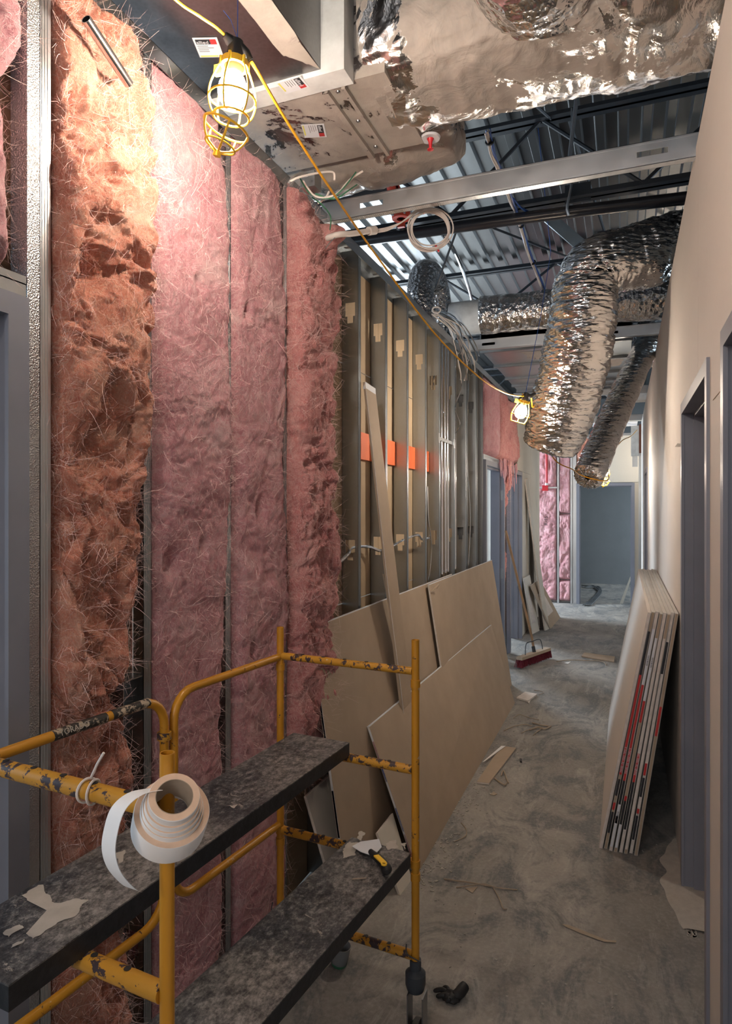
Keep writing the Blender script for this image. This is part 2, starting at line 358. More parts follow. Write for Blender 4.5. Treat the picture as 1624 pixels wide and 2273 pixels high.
for yy in (3.12, 3.53, 3.93, 4.34, 4.7, 5.16): struct('track_screw_tab', MB().box((XS - .06, yy - .05, HT - .02), (XS - .01, yy - .03, HT - .018)), 'galv_bright', WL)
XB = XS - .094
cols = [(1.10, 2.42), (2.424, 3.66), (3.664, 4.90), (4.904, 6.33)]
for i, (a, b) in enumerate(cols):
    for j, (z0, z1) in enumerate(((.01, 1.215), (1.22, 2.47), (2.475, 3.06))):
        if i == 0 and False: continue
        o = (i % 2) * 0
        if (i, j) == (1, 0): struct('backing_board', MB().box((XB - .016, a, z0), (XB, b, z1)), 'paper_back', WL)
        else: struct('backing_board', MB().box((XB - .016, a, z0), (XB, b, z1)), 'paper_back', WL)
for a, b in ((3.16, 3.93), (3.935, 4.69)):
    struct('orange_blocking', MB().box((XB + .001, a, 1.985), (XB + .019, b, 2.135)), 'orange_ply', WL)
struct('backing_board', MB().box((XB - .016, -3.6, 2.23), (XB, 1.09, HT)), 'paper_back', WL)
struct('backing_board', MB().box((XB - .016, 6.335, 2.23), (XB, 10.7, HT)), 'paper_back', WL)
struct('backing_board', MB().box((XB - .016, -3.6, 0), (XB, .06, 2.23)), 'paper_back', WL)
mb = MB().box((XS, 8.46, 2.2), (XS + .016, 9.66, HT - .004)); struct('drywall_panel', mb, 'wallboard_far', WL)
struct('drywall_panel', MB().box((XS, 8.785, .012), (XS + .016, 9.66, 2.197)), 'wallboard_far', WL)
struct('drywall_panel', MB().box((XS, 9.664, .012), (XS + .016, 10.72, HT - .004)), 'wallboard_far', WL)
struct('drywall_panel', MB().box((XB - .016, 8.785, .012), (XB, 10.72, 2.2)), 'wallboard_far', WL)
struct('drywall_panel', MB().box((XB, 10.72, .012), (XS + .016, 10.735, HT)), 'wallboard_far', WL)
# near-side left wall behind the camera
struct('drywall_panel', MB().box((XS, -3.6, .012), (XS + .016, .05, HT)), 'wallboard', WL)

# ---- right wall
WR = sroot('wall_right', (XR, 4, 0))
def rp(y0, y1, z0, z1, m='wallboard'):
    struct('drywall_panel', MB().box((XR, y0 + .0015, z0), (XR + .016, y1 - .0015, z1)), m, WR)
    struct('drywall_panel', MB().box((XR + .108, y0 + .0015, z0), (XR + .124, y1 - .0015, z1)), m, WR)
rp(-3.6, .98, .012, HT); rp(.98, 2.66, 2.16, HT); rp(2.66, 4.55, 2.16, HT)
rp(1.965, 2.33, .012, 2.16); rp(3.30, 4.55, .012, 2.16)
rp(4.55, 5.77, .012, HT); rp(5.77, 6.99, .012, HT); rp(6.99, 8.18, .012, HT); rp(8.18, 9.18, 2.16, HT); rp(9.18, 10.4, .012, HT); rp(10.4, 11.1, .012, HT)
mb = MB().box((XR + .012, -3.6, HT - .01), (XR + .112, 11.1, HT + .003)); struct('top_track', mb, 'galv', WR)
for yy in (11.1,): struct('end_stud', MB().box((XR + .0, yy, 0), (XR + .12, yy + .035, HT)), 'galv_bright', WR)
struct('end_stud', MB().box((XR - .03, 11.6, 0), (XR + .02, 11.68, HT)), 'galv', WR)

# ---- far cross wall
YF = 12.3
WF = sroot('wall_far', (-.5, YF, 0))
for x0, x1, z0, z1 in ((-.42, .78, 2.17, 3.03), (.14, 1.4, 0.01, 2.165), (.785, 1.98, 2.17, 3.03), (1.405, 3.8, .01, 2.165), (1.985, 3.8, 2.17, 3.03)):
    struct('drywall_panel', MB().box((x0, YF, z0), (x1, YF + .016, z1)), 'wallboard_far', WF)
for x0, x1, z0, z1 in ((-5.2, -.84, .01, 3.03), (-.84, .14, 2.17, 3.03), (.14, 3.8, .01, 3.03)):
    struct('backing_board', MB().box((x0, YF + .10, z0), (x1, YF + .116, z1)), 'paper_grey', WF)
for xx in (-2.6, -1.96, -1.55, -1.135, -.905): struct('stud', MB().box((xx, YF + .0, 0), (xx + .034, YF + .002, 3.03)).box((xx, YF, 0), (xx + .002, YF + .09, 3.03)).box((xx, YF + .09, 0), (xx + .034, YF + .092, 3.03)), 'galv_bright', WF)
struct('stud', MB().box((-.86, YF - .004, 0), (-.80, YF + .09, 3.03)), 'galv_bright', WF)
struct('stud', MB().box((-.62, YF, 2.18), (-.585, YF + .09, 3.03)), 'galv_bright', WF)
struct('top_track', MB().box((-5.2, YF - .006, 2.985), (3.8, YF + .11, 3.03)), 'galv', WF)

# ---- hollow metal door frames
def hm_frame(name, kind, a0, a1, face, top=2.19, depth=.155, m='frame', hinges=False):
    def B(al0, al1, d0, d1, z0, z1):
        mb_ = MB() if not isinstance(B.mb, MB) else B.mb
        if kind == 'left': mb_.box((face - d1, al0, z0), (face - d0, al1, z1))
        elif kind == 'right': mb_.box((face + d0, al0, z0), (face + d1, al1, z1))
        else: mb_.box((al0, face + d0, z0), (al1, face + d1, z1))
        B.mb = mb_
    loc = (face, (a0 + a1) / 2, 0) if kind != 'far' else ((a0 + a1) / 2, face, 0)
    r = sroot(name, loc)
    for e, s in ((a0, 1), (a1, -1)):
        B.mb = MB()
        lo, hi = sorted((e, e + .05 * s)); B(lo, hi, 0, depth, 0, top)
        lo, hi = sorted((e + .05 * s, e + .066 * s)); B(lo, hi, .05, .10, 0, top - .05)
        lo, hi = sorted((e + .05 * s, e + .054 * s)); B(lo, hi, .0, .012, 0, top - .05)
        j = struct('jamb', B.mb, m, r)
        if hinges and s == -1:
            for hz in (1.86, .98):
                B.mb = MB(); B(a1 - .054, a1 - .0505, .014, .044, hz - .055, hz + .055); struct('hinge_cutout', B.mb, 'galv_dark', j)
    B.mb = MB(); B(a0 + .05, a1 - .05, 0, depth, top - .05, top); B(a0 + .05, a1 - .05, .05, .10, top - .066, top - .05)
    struct('header', B.mb, m, r)
hm_frame('door_1', 'left', .08, 1.094, -1.25)
hm_frame('door_2', 'left', 6.34, 7.43, -1.25, hinges=True)
hm_frame('door_3', 'left', 7.80, 8.778, -1.25)
hm_frame('door_4', 'right', .97, 1.987, .240)
hm_frame('door_5', 'right', 2.305, 3.323, .240)
hm_frame('door_6', 'right', 8.16, 9.20, .240)
hm_frame('door_7', 'far', -.80, .168, YF - .02, top=2.16)

# ================================================================ LAMPS
def basis(axis, hint=(0, 1, 0)):
    z = Vector(axis).normalized(); x_ = Vector(hint).cross(z).normalized(); y_ = z.cross(x_); return x_, y_, z
def lamp(top, axis, label, group=None, sc=1.0, hint=(0, 1, 0), open_guard=True, inline=None):
    top = Vector(top); X_, Y_, Z_ = basis(axis, hint)       # Z_ points from socket to bulb tip
    W = lambda a, b, c: top + (X_ * a + Y_ * b + Z_ * c) * sc
    r = thing('string_light', label, 'lamp', top, group)
    mb = MB().lathe([(0, -.035), (.018 * sc, -.033), (.021 * sc, 0), (.023 * sc, .02), (.019 * sc, .045), (0, .045)], W(0, 0, 0), Z_, 16)
    il = inline or [W(-.05, 0, -.045), W(-.03, 0, -.022), W(0, 0, -.012), W(.022, 0, .004), W(.034, 0, .02)]
    mb.tube(il, [.008 * sc, .013 * sc, .017 * sc, .015 * sc, .009 * sc], 12)
    part('socket', mb, 'black_pl', r, True)
    mb = MB().lathe([(.026 * sc, 0), (.033 * sc, 0), (.034 * sc, .016), (.026 * sc, .016)], W(0, 0, .014), Z_, 20, True)
    for k in range(6):
        a = k * math.pi / 3 + .3; c, s_ = math.cos(a) * .034, math.sin(a) * .034; mb.tube([W(c, s_, .012), W(c, s_, .034)], .004 * sc, 6)
    mb.obox(W(.045, 0, .03), X_ * .012 * sc, Y_ * .006 * sc, Z_ * .012 * sc)
    part('collar', mb, 'yel_pl', r, True)
    mb = MB(); prof = [(.033, .025), (.046, .055), (.056, .085), (.058, .115), (.052, .14), (.044, .152)]
    for k in range(6):
        a = k * math.pi / 3 + .3; mb.tube(smooth_path([W(math.cos(a) * q, math.sin(a) * q, z) for q, z in prof], 3), .0026 * sc, 6)
    for q, z in ((.057, .108), (.044, .152)):
        mb.tube([W(math.cos(a) * q, math.sin(a) * q, z) for a in np.linspace(0, 2 * math.pi, 25)], .0028 * sc, 6)
    part('cage', mb, 'yel_pl', r, True)
    if open_guard:   # hinged lower half of the guard swung open below
        c0 = W(.005, 0, .158); down = Vector((.1, 0, -1)).normalized(); tilt = (Vector((0, 0, -1)) + X_ * .35 - Y_ * .1).normalized()
        a1_, a2_, a3_ = basis(tilt, (0, 1, 0)); c0 = c0 + a3_ * .012 * sc
        U = lambda a, q, z: c0 + (a1_ * math.cos(a) * q + a2_ * math.sin(a) * q + a3_ * z) * sc
        mb = MB()
        mb.tube([U(a, .057, .01) for a in np.linspace(0, 2 * math.pi, 29)], .003 * sc, 6)
        mb.tube([U(a, .038, .055) for a in np.linspace(0, 2 * math.pi, 25)], .0026 * sc, 6)
        for k in range(5):
            a = k * 2 * math.pi / 5 + .2; mb.tube(smooth_path([U(a, q, z) for q, z in ((.057, .01), (.053, .032), (.038, .055), (.012, .068), (0, .07))], 3), .0028 * sc, 6)
        mb.obox(U(0, 0, .076), a1_ * .008 * sc, a2_ * .006 * sc, a3_ * .007 * sc)
        part('open_guard_end', mb, 'yel_pl', r, True)
    mb = MB().lathe([(0, .03), (.013, .03), (.015, .042), (.026, .056), (.034, .074), (.037, .090), (.034, .107), (.023, .121), (.008, .127), (0, .1275)], top, Z_, 24)
    part('bulb', mb, 'bulb', r, 'all'); return W
L1 = at(522, 122, D=1.62); L2 = at(1166, 884, D=4.0); L3 = at(1340, 1030, D=7.0); L0 = Vector((-.92, -1.55, 2.85))
IL1 = [at(498, 77, D=1.60), at(508, 88, D=1.61), at(526, 104, D=1.62), at(545, 122, D=1.63), at(556, 136, D=1.635)]
lamp(L1, (-.08, .0, -1), 'lit bulb in yellow plastic cage hanging nearest, beside the wool-filled wall', inline=IL1)
lamp(L2, (-.35, .1, -1), 'lit caged bulb hanging against the large flexible duct', open_guard=False)
lamp(L3, (.05, 0, -1), 'small yellow caged bulb behind the narrow duct, near the end wall', hint=(1, .3, 0))
L4 = Vector((.75, 11.75, 2.75)); lamp(L4, (0, 0, -1), 'unseen caged bulb added beyond the far end of the smooth wall as fill', open_guard=False)  # bulb added out of view to brighten the far wall and floor
lamp(L0, (0, 0, -1), 'caged bulb on the cord behind the viewpoint', open_guard=False)
def sag(a, b, s, n=14): return [Vector(a).lerp(Vector(b), t) - Vector((0, 0, s * 4 * t * (1 - t))) for t in np.linspace(0, 1, n)]
c1 = sag(L1 + Vector((.035, .01, -.01)), L2 + Vector((-.03, -.03, .04)), .06, 24)
mid = [(572, 160, 1.67), (640, 275, 1.95), (740, 430, 2.32), (830, 560, 2.75), (960, 735, 3.2), (1060, 835, 3.55), (1120, 872, 3.85), (1160, 879, 3.98)]
c1 = smooth_path([IL1[-1]] + [at(x_, y_, D=d_) for x_, y_, d_ in mid] + [L2 + Vector((-.02, 0, .03))], 5)
c0_ = smooth_path([L0 + Vector((.03, 0, .03)), Vector((-.93, -.5, 2.84)), Vector((-.935, .1, 2.83)), Vector((-.935, .7, 2.84)), Vector((-.935, 1.0, 2.85)), at(380, -10, D=1.45), at(440, 34, D=1.52), at(476, 58, D=1.57), IL1[0]], 6)
c2 = smooth_path([L2 + Vector((.03, .02, .02)), at(1190, 950, D=4.75), at(1230, 1020, D=4.95), at(1270, 1042, D=4.8), at(1288, 1054, D=4.6), at(1315, 1063, D=4.56), at(1346, 1067, D=4.66), at(1350, 1050, D=5.6), L3 + Vector((.02, 0, .03))], 5)
c3 = smooth_path([L3 + Vector((.03, 0, .03)), at(1378, 980, D=8), at(1400, 968, D=9.5), at(1424, 950, D=11), Vector((.5, 11.72, 2.85)), L4 + Vector((0, 0, .03))], 5)
single('power_cord', MB().tube(c0_, .0035, 8), 'yel_pl', 'bright yellow cord running in from above to the nearest bulb', 'cord', True)
single('power_cord', MB().tube(c1, .0042, 8), 'yel_cord', 'long yellow cord slanting from the nearest bulb to the second bulb', 'cord', True)
single('power_cord', MB().tube(c2, .0042, 8), 'yel_cord', 'yellow cord crossing in front of the narrow foil duct', 'cord', True)
single('power_cord', MB().tube(c3, .006, 6), 'yel_cord', 'yellow cord sagging across the far wall below the ceiling', 'cord', True)
single('hanger_wire', MB().tube([L1 + Vector((.0, .01, .02)), L1 + Vector((-.005, .02, .28)), Vector((L1.x, L1.y, 3.13))], .0012, 5).tube([L1 + Vector((.01, 0, .03)), L1 + Vector((-.02, .01, .10)), L1 + Vector((-.035, 0, .12))], .001, 5), 'blue_cable', 'thin blue tie wire holding up the nearest bulb', 'wire')
single('hanger_wire', MB().tube([L2 + Vector((.0, 0, .03)), at(1200, 700, D=4.3), at(1222, 560, D=4.6), Vector((-.55, 4.6, 4.34))], .0022, 5), 'blue_cable', 'long thin blue wire from the roof to the second bulb', 'wire')

# ================================================================ GLASS WOOL
M['fibre'] = plain('loose_glass_fibre', (.93, .68, .65), .8, 0, .08)
def grid_obj(name, P, mat, parent=None, wrap=False, smooth=True):
    nv, nu = P.shape[:2]; V = P.reshape(-1, 3)
    i = np.arange(nv - 1)[:, None]; j = np.arange(nu if wrap else nu - 1)[None, :]; j2 = (j + 1) % nu
    Q = np.stack([i * nu + j, i * nu + j2, (i + 1) * nu + j2, (i + 1) * nu + j], -1).reshape(-1, 4)
    off = np.array(root_loc(parent)) if parent is not None else np.array([(V[:, 0].min() + V[:, 0].max()) / 2, (V[:, 1].min() + V[:, 1].max()) / 2, V[:, 2].min()])
    me = bpy.data.meshes.new(name); me.vertices.add(len(V)); me.vertices.foreach_set('co', (V - off).astype(np.float32).ravel())
    me.loops.add(Q.size); me.loops.foreach_set('vertex_index', Q.astype(np.int32).ravel())
    me.polygons.add(len(Q)); me.polygons.foreach_set('loop_start', (np.arange(len(Q)) * 4).astype(np.int32)); me.update(calc_edges=True)
    me.polygons.foreach_set('use_smooth', [smooth] * len(Q)); me.materials.append(M[mat] if isinstance(mat, str) else mat)
    o = bpy.data.objects.new(name, me); C.objects.link(o)
    if parent is not None: o.parent = parent
    else: o.location = off
    return o
def fibres(P, N, parent, mat, seed, L=.034, wdt=.0008, out=(1, 0, 0), edge=.35):
    "loose strands standing off the wool"
    g = np.random.default_rng(seed); nv, nu = P.shape[:2]; V = []; Fc = []
    ii = g.integers(2, nv - 2, N); jj = g.integers(1, nu - 1, N)
    ne = int(N * edge); jj[:ne] = np.where(g.random(ne) < .5, g.integers(1, max(2, nu // 12), ne), g.integers(nu - 1 - nu // 12, nu - 1, ne))
    for a, b in zip(ii, jj):
        p = P[a, b]; d = g.normal(size=3) * np.array([.5, 1, 1]) + np.array(out) * .55; d /= np.linalg.norm(d); d2 = g.normal(size=3) * .6
        l = L * g.uniform(.4, 1.6); s = g.normal(size=3); s /= np.linalg.norm(s); s *= wdt * .5; k = len(V)
        for t in (0, .33, .66, 1): q = p + d * l * t + d2 * l * t * t; V += [q - s * (1 - .6 * t), q + s * (1 - .6 * t)]
        Fc += [(k, k + 1, k + 3, k + 2), (k + 2, k + 3, k + 5, k + 4), (k + 4, k + 5, k + 7, k + 6)]
    mb = MB(); mb.v = V; mb.f = Fc; mb.mi = [0] * len(Fc); return part('loose_fibre', mb, mat, parent, kind='stuff')
def lerp_prof(prof, z): zs = [p[0] for p in prof]; return np.interp(z, zs, [p[1] for p in prof])
def batt(label, mat, yl, yr, z0, z1, xf=-1.24, bulge=None, amp=.02, fold=.02, fs=5.0, seed=1, res=.007, group=None, warp=.5, nf=1600, axis='y', xb=-1.362, dimples=()):
    """yl, yr: edge profiles [(z, y)...] or numbers; xf: front depth (number or profile)"""
    pr = lambda q: q if isinstance(q, (list, tuple)) else [(z0, q), (z1, q)]
    nv = int((z1 - z0) / res); nu = max(30, int(.42 / res))
    z = np.linspace(z0, z1, nv)[:, None] * np.ones((1, nu)); u = np.linspace(0, 1, nu)[None, :] * np.ones((nv, 1))
    YL = lerp_prof(pr(yl), z); YR = lerp_prof(pr(yr), z); XF = lerp_prof(pr(xf), z)
    y = YL + (YR - YL) * u
    q = np.stack([y * 0 + seed * 3.1, y, z], -1)
    e = np.clip(1 - np.abs(2 * u - 1) ** 14, 0, 1) ** .5
    ez = np.clip(np.minimum((z - z0), (z1 - z)) / .05, 0, 1) ** .5
    wv = np.stack([fbm(q * 3, 3, .5, seed + 5), fbm(q * 3, 3, .5, seed + 9), fbm(q * 3, 3, .5, seed + 13)], -1)
    qw = q + wv * .09 * warp * 2
    rd = fbm(qw * np.array([1, fs * 1.3, fs * .8]), 4, .55, seed + 21, True)
    lump = fbm(qw * fs * .7, 4, .5, seed + 31); fine = fbm(qw * 22, 4, .6, seed + 41); fine2 = fbm(qw * 60, 2, .6, seed + 47)
    crease = -np.clip(rd - .25, 0, 1) * 1.6
    h = amp * lump * 1.5 + fold * (crease + .2) + (.006 + fold * .10) * fine + .003 * fine2
    for dy, dz, dr, dd in dimples: h = h - dd * np.exp(-(((y - dy) / dr) ** 2 + ((z - dz) / (dr * 1.5)) ** 2) ** 1.5)
    X = xb + (XF - xb) * e * ez + h * (.35 + .65 * e) * ez
    X = np.maximum(X, xb)
    ys = fbm(np.stack([q[..., 0], y * .5, z * 6], -1), 5, .6, seed + 61) * .010 + fbm(np.stack([q[..., 0], y * 12, z * 30], -1), 3, .6, seed + 71) * .004
    y = y + ys * (.4 + .6 * np.abs(2 * u - 1)) ; zz = z + fbm(qw * 9, 3, .5, seed + 81) * .012 * ez * (1.0 if nv > 60 else .5)
    P = np.stack([X, y, zz], -1)
    if axis == 'x': P = np.stack([y, YF + (-X - 1.275), zz], -1)   # batts of the far wall
    r = thing('insulation_batt', label, 'insulation', P.reshape(-1, 3).min(0) * [0, 0, 1] + P.reshape(-1, 3).mean(0) * [1, 1, 0], group)
    grid_obj('wool', P, mat, r)
    if nf: fibres(P, int(nf * 1.8), r, 'fibre', seed, out=(1, 0, 0) if axis == 'y' else (0, -1, 0))
    return P
Yp = lambda px, X=-1.225: at(px, 1128, X=X).y
G = 'glass wool batts between the steel studs'
batt('pink wool batt above the nearest door frame', 'wool_pink', .55, [(2.24, 1.085), (2.5, 1.06), (2.62, 1.04), (2.75, 1.09), (3.04, 1.10)], 2.25, 3.05, xf=-1.225, amp=.03, fold=.03, seed=3, nf=900, group=G)
zr = [(y, z) for y, z in ((1900, 300), (1800, 300), (1700, 305), (1640, 298), (1560, 262), (1500, 272), (1400, 288), (1200, 320), (1000, 330), (900, 332), (760, 340), (600, 345), (450, 347), (360, 352), (230, 342), (160, 318), (60, 300), (0, 300))]
def prof_px(lst, X=-1.24):
    out = []
    for py, px in lst:
        p = at(px + 9, py, X=X); out.append((p.z, p.y))
    return sorted(out)
yr1 = [(.0, 1.43), (.55, 1.43)] + prof_px([q for q in zr if 1700 >= q[0] >= 160]) + [(3.2, 1.46)]
batt('torn wool batt coloured salmon for the light of the nearest bulb, beside the bright double stud', 'wool_warm_lit', [(0, 1.178), (3.1, 1.178)], yr1, .03, 3.06,
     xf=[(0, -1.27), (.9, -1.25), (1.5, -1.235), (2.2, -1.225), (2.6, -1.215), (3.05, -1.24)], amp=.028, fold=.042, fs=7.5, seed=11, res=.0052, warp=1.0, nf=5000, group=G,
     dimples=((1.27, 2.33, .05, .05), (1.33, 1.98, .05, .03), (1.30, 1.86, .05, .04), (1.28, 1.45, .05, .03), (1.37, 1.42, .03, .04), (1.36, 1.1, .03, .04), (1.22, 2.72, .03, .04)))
batt('smooth pink wool batt second from the bright double stud', 'wool_pink', [(0, 1.536), (3.1, 1.536)], [(0, 1.905), (1.2, 1.895), (1.75, 1.93), (1.95, 1.925), (2.3, 1.91), (2.45, 1.93), (3.1, 1.90)], .03, 3.06,
     xf=[(0, -1.262), (1.2, -1.255), (1.8, -1.235), (2.6, -1.245), (3.05, -1.27)], amp=.014, fold=.009, fs=4.2, seed=23, res=.0062, nf=3000, group=G, dimples=((1.62, 2.62, .012, .03), (1.72, 2.42, .02, .02), (1.60, 1.55, .03, .03), (1.75, 1.6, .02, .02)))
batt('pale pink wool batt third from the bright double stud', 'wool_pink', [(0, 1.95), (3.1, 1.95)], [(0, 2.34), (1.0, 2.33), (1.5, 2.345), (1.9, 2.30), (2.3, 2.33), (3.1, 2.31)], .03, 3.06,
     xf=[(0, -1.26), (1.2, -1.25), (1.8, -1.24), (2.6, -1.25), (3.05, -1.265)], amp=.016, fold=.014, fs=4.6, seed=37, res=.0065, nf=2400, group=G, dimples=((2.02, 2.42, .02, .03), (2.1, 1.7, .03, .03), (2.05, 1.2, .02, .03)))
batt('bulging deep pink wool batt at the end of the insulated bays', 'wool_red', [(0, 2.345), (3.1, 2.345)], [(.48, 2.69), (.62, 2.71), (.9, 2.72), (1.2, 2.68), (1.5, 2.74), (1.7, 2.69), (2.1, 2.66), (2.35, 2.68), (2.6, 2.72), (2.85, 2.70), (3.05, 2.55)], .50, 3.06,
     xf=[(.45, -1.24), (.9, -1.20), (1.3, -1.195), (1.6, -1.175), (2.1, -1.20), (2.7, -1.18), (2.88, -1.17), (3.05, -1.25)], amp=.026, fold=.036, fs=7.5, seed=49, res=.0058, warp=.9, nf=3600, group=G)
# wool horn pulled out around the white conduit
hp = smooth_path([(-1.26, 2.54, 2.86), (-1.20, 2.56, 2.885), (-1.15, 2.585, 2.90), (-1.125, 2.60, 2.905)], 6)
mbh = MB(); rr = np.linspace(.075, .018, len(hp)); mbh.tube(hp, list(rr), 24)
single('insulation_tuft', mbh, 'wool_red', 'tuft of pink wool wrapped around the white conduit end', 'insulation', True)
# far bays over and beside the doors on the left wall
batt('pink wool batt above the blue-grey frame, next to the bare studs', 'wool_pink', 6.37, 7.22, 2.25, 3.03, xf=-1.255, amp=.02, fold=.016, seed=61, res=.013, nf=500, group=G)
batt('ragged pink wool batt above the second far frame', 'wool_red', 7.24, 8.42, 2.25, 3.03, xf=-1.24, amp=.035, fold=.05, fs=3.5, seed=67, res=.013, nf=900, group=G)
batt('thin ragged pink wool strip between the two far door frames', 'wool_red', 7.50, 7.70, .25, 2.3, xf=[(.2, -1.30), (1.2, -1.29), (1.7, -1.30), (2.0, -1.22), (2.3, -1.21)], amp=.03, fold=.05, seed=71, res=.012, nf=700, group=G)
mbr = MB()
for _ in range(26):
    y0 = random.uniform(6.9, 8.3); z0_ = random.choice([2.26, 2.24, 2.2]); l = random.uniform(.08, .3)
    mbr.tube(smooth_path([(-1.235, y0, z0_), (-1.225, y0 + random.uniform(-.02, .04), z0_ - l * .5), (-1.22, y0 + random.uniform(-.03, .05), z0_ - l)], 3), [.012, .011, .01, .009, .008, .006, .003], 5)
o = part('hanging_wisp', mbr, 'wool_pink', None, True, kind='stuff'); props(o, 'pink wool wisps hanging over the far door frames', 'insulation')
# far cross wall
GF = 'glass wool batts of the far wall'
batt('pink wool batt beside the far left corner of the cross wall', 'wool_pink', -1.93, -1.56, .03, 3.0, xf=-1.265, amp=.02, fold=.02, seed=81, res=.02, nf=0, axis='x', group=GF)
batt('pink wool batt behind the red fire alarm conduit', 'wool_pink', -1.515, -1.14, .03, 3.0, xf=-1.262, amp=.02, fold=.025, seed=83, res=.015, nf=300, axis='x', group=GF)
batt('narrow upper pink wool batt beside the end door frame', 'wool_pink', -1.10, -.905, 1.62, 3.0, xf=-1.265, amp=.02, fold=.02, seed=87, res=.015, nf=200, axis='x', group=GF)
batt('narrow middle pink wool batt beside the end door frame', 'wool_pink', -1.10, -.905, .42, 1.61, xf=-1.262, amp=.025, fold=.03, seed=88, res=.015, nf=200, axis='x', group=GF)
batt('short bottom pink wool batt beside the end door frame', 'wool_pink', -1.10, -.905, .03, .41, xf=-1.262, amp=.025, fold=.03, seed=89, res=.015, nf=100, axis='x', group=GF)
batt('wool batt above the end door frame, coloured salmon for lamplight', 'wool_warm_lit', -.80, -.44, 2.2, 3.0, xf=-1.265, amp=.02, fold=.02, seed=91, res=.015, nf=150, axis='x', group=GF)

# ================================================================ DUCTS
def sweep(name, pts, rx, rz, mat, parent=None, nseg=96, step=.012, wr=.012, fs=(14, 5), seed=1, power=2.0, sub=8, closed_end=None, ringw=0, smooth=True):
    "foil duct: rounded section swept along a path, crumpled by noise"
    P0 = np.array([list(p) for p in smooth_path(pts, 24)]); d = np.r_[0, np.cumsum(np.linalg.norm(np.diff(P0, axis=0), axis=1))]
    n = max(8, int(d[-1] / step)); s = np.linspace(0, d[-1], n); Pc = np.stack([np.interp(s, d, P0[:, i]) for i in range(3)], -1)
    for _ in range(3): Pc[1:-1] = (Pc[:-2] + Pc[1:-1] * 2 + Pc[2:]) / 4
    T = np.gradient(Pc, axis=0); T /= np.linalg.norm(T, axis=1)[:, None]
    up = np.array([0, 0, 1.0]); up = up - T[0] * up.dot(T[0])
    if np.linalg.norm(up) < .2: up = np.array([0, 1.0, 0]) - T[0] * T[0][1]
    up /= np.linalg.norm(up); U = []
    for t in T: up = up - t * up.dot(t); up /= np.linalg.norm(up); U.append(up)
    U = np.array(U); S = np.cross(T, U)
    a = np.linspace(0, 2 * np.pi, nseg, endpoint=False); ca, sa = np.cos(a), np.sin(a)
    pw = 2 / power; ex = np.sign(ca) * np.abs(ca) ** pw; ey = np.sign(sa) * np.abs(sa) ** pw
    t_ = s / d[-1]; RX = np.interp(t_, np.linspace(0, 1, len(rx)), rx) if hasattr(rx, '__len__') else np.full(n, rx)
    RZ = np.interp(t_, np.linspace(0, 1, len(rz)), rz) if hasattr(rz, '__len__') else np.full(n, rz)
    rm = (RX + RZ).mean() / 2
    q = np.stack([np.broadcast_to(ca * rm * fs[1], (n, nseg)), np.broadcast_to(sa * rm * fs[1], (n, nseg)), np.broadcast_to((s * fs[0])[:, None], (n, nseg))], -1)
    qw = q + np.stack([fbm(q * .7, 2, .5, seed + 3)] * 3, -1) * .8
    w_ = fbm(qw, 4, .55, seed, True) * wr + fbm(q * .25, 3, .5, seed + 7) * wr * 1.3 + fbm(q * 3.2, 3, .6, seed + 9, True) * wr * .35
    if ringw: w_ += ringw * np.sin(s * 2 * np.pi / .05)[:, None]
    OX = (RX[:, None] * ex + w_ * ca); OY = (RZ[:, None] * ey + w_ * sa)
    G_ = Pc[:, None, :] + S[:, None, :] * OX[..., None] + U[:, None, :] * OY[..., None]
    if closed_end:      # gathered end
        k = int(closed_end / step) + 2; c = G_[-1].mean(0); tail = []
        for i in range(1, 7): f = i / 7; tail.append(c + (G_[-1] - c) * (1 - f ** 1.3) + T[-1] * .03 * math.sin(f * 3) + np.random.default_rng(seed + i).normal(size=(nseg, 3)) * .003)
        G_ = np.concatenate([G_, np.array(tail)], 0)
    return grid_obj(name, G_, mat, parent, True, smooth)
# large flexible duct coming over the right wall and hanging down
t = thing('flexible_duct', 'large crinkled foil flexible duct bending down over the corridor', 'duct', at(1300, 570, D=3.85))
hz = [(1.5, 4.85, 3.62), (.75, 4.66, 3.45), tuple(at(1500, 543, D=4.08)), tuple(at(1420, 570, D=4.0)), tuple(at(1350, 585, D=3.97)), tuple(at(1310, 603, D=3.97)), tuple(at(1297, 640, D=3.99)), tuple(at(1293, 690, D=4.0))]
sweep('foil_jacket', hz, [.215, .21, .205, .195, .185, .18, .17, .15], [.215, .21, .205, .195, .185, .18, .17, .15], 'foil_flex', t, nseg=170, step=.009, wr=.016, fs=(24, 5), seed=5)
leg = [tuple(at(1303, 618, D=3.97)), tuple(at(1297, 660, D=3.98)), tuple(at(1290, 720, D=4.02)), tuple(at(1278, 790, D=4.12)), tuple(at(1257, 875, D=4.27)), tuple(at(1233, 955, D=4.4)), tuple(at(1222, 988, D=4.45))]
sweep('foil_jacket', leg, [.170, .196, .196, .196, .196, .196, .19], [.170, .196, .196, .196, .196, .196, .19], 'foil_flex', t, nseg=170, step=.008, wr=.016, fs=(26, 5), seed=6, closed_end=.06)
e = at(1228, 960, D=4.4)
t = thing('flexible_duct', 'narrow foil flexible duct with a closed end hanging from the wall top', 'duct', at(1308, 1070, D=4.75))
sm = [(1.2, 6.5, 3.45), (.6, 6.25, 3.36), tuple(at(1462, 735, D=5.95)), tuple(at(1432, 775, D=5.75)), tuple(at(1395, 850, D=5.45)), tuple(at(1345, 965, D=5.05)), tuple(at(1305, 1058, D=4.75))]
sweep('foil_jacket', sm, [.11, .11, .105, .10, .108, .108, .105], [.11, .11, .105, .10, .108, .108, .105], 'foil_flex', t, nseg=110, step=.010, wr=.006, fs=(40, 7), seed=15, closed_end=.06)
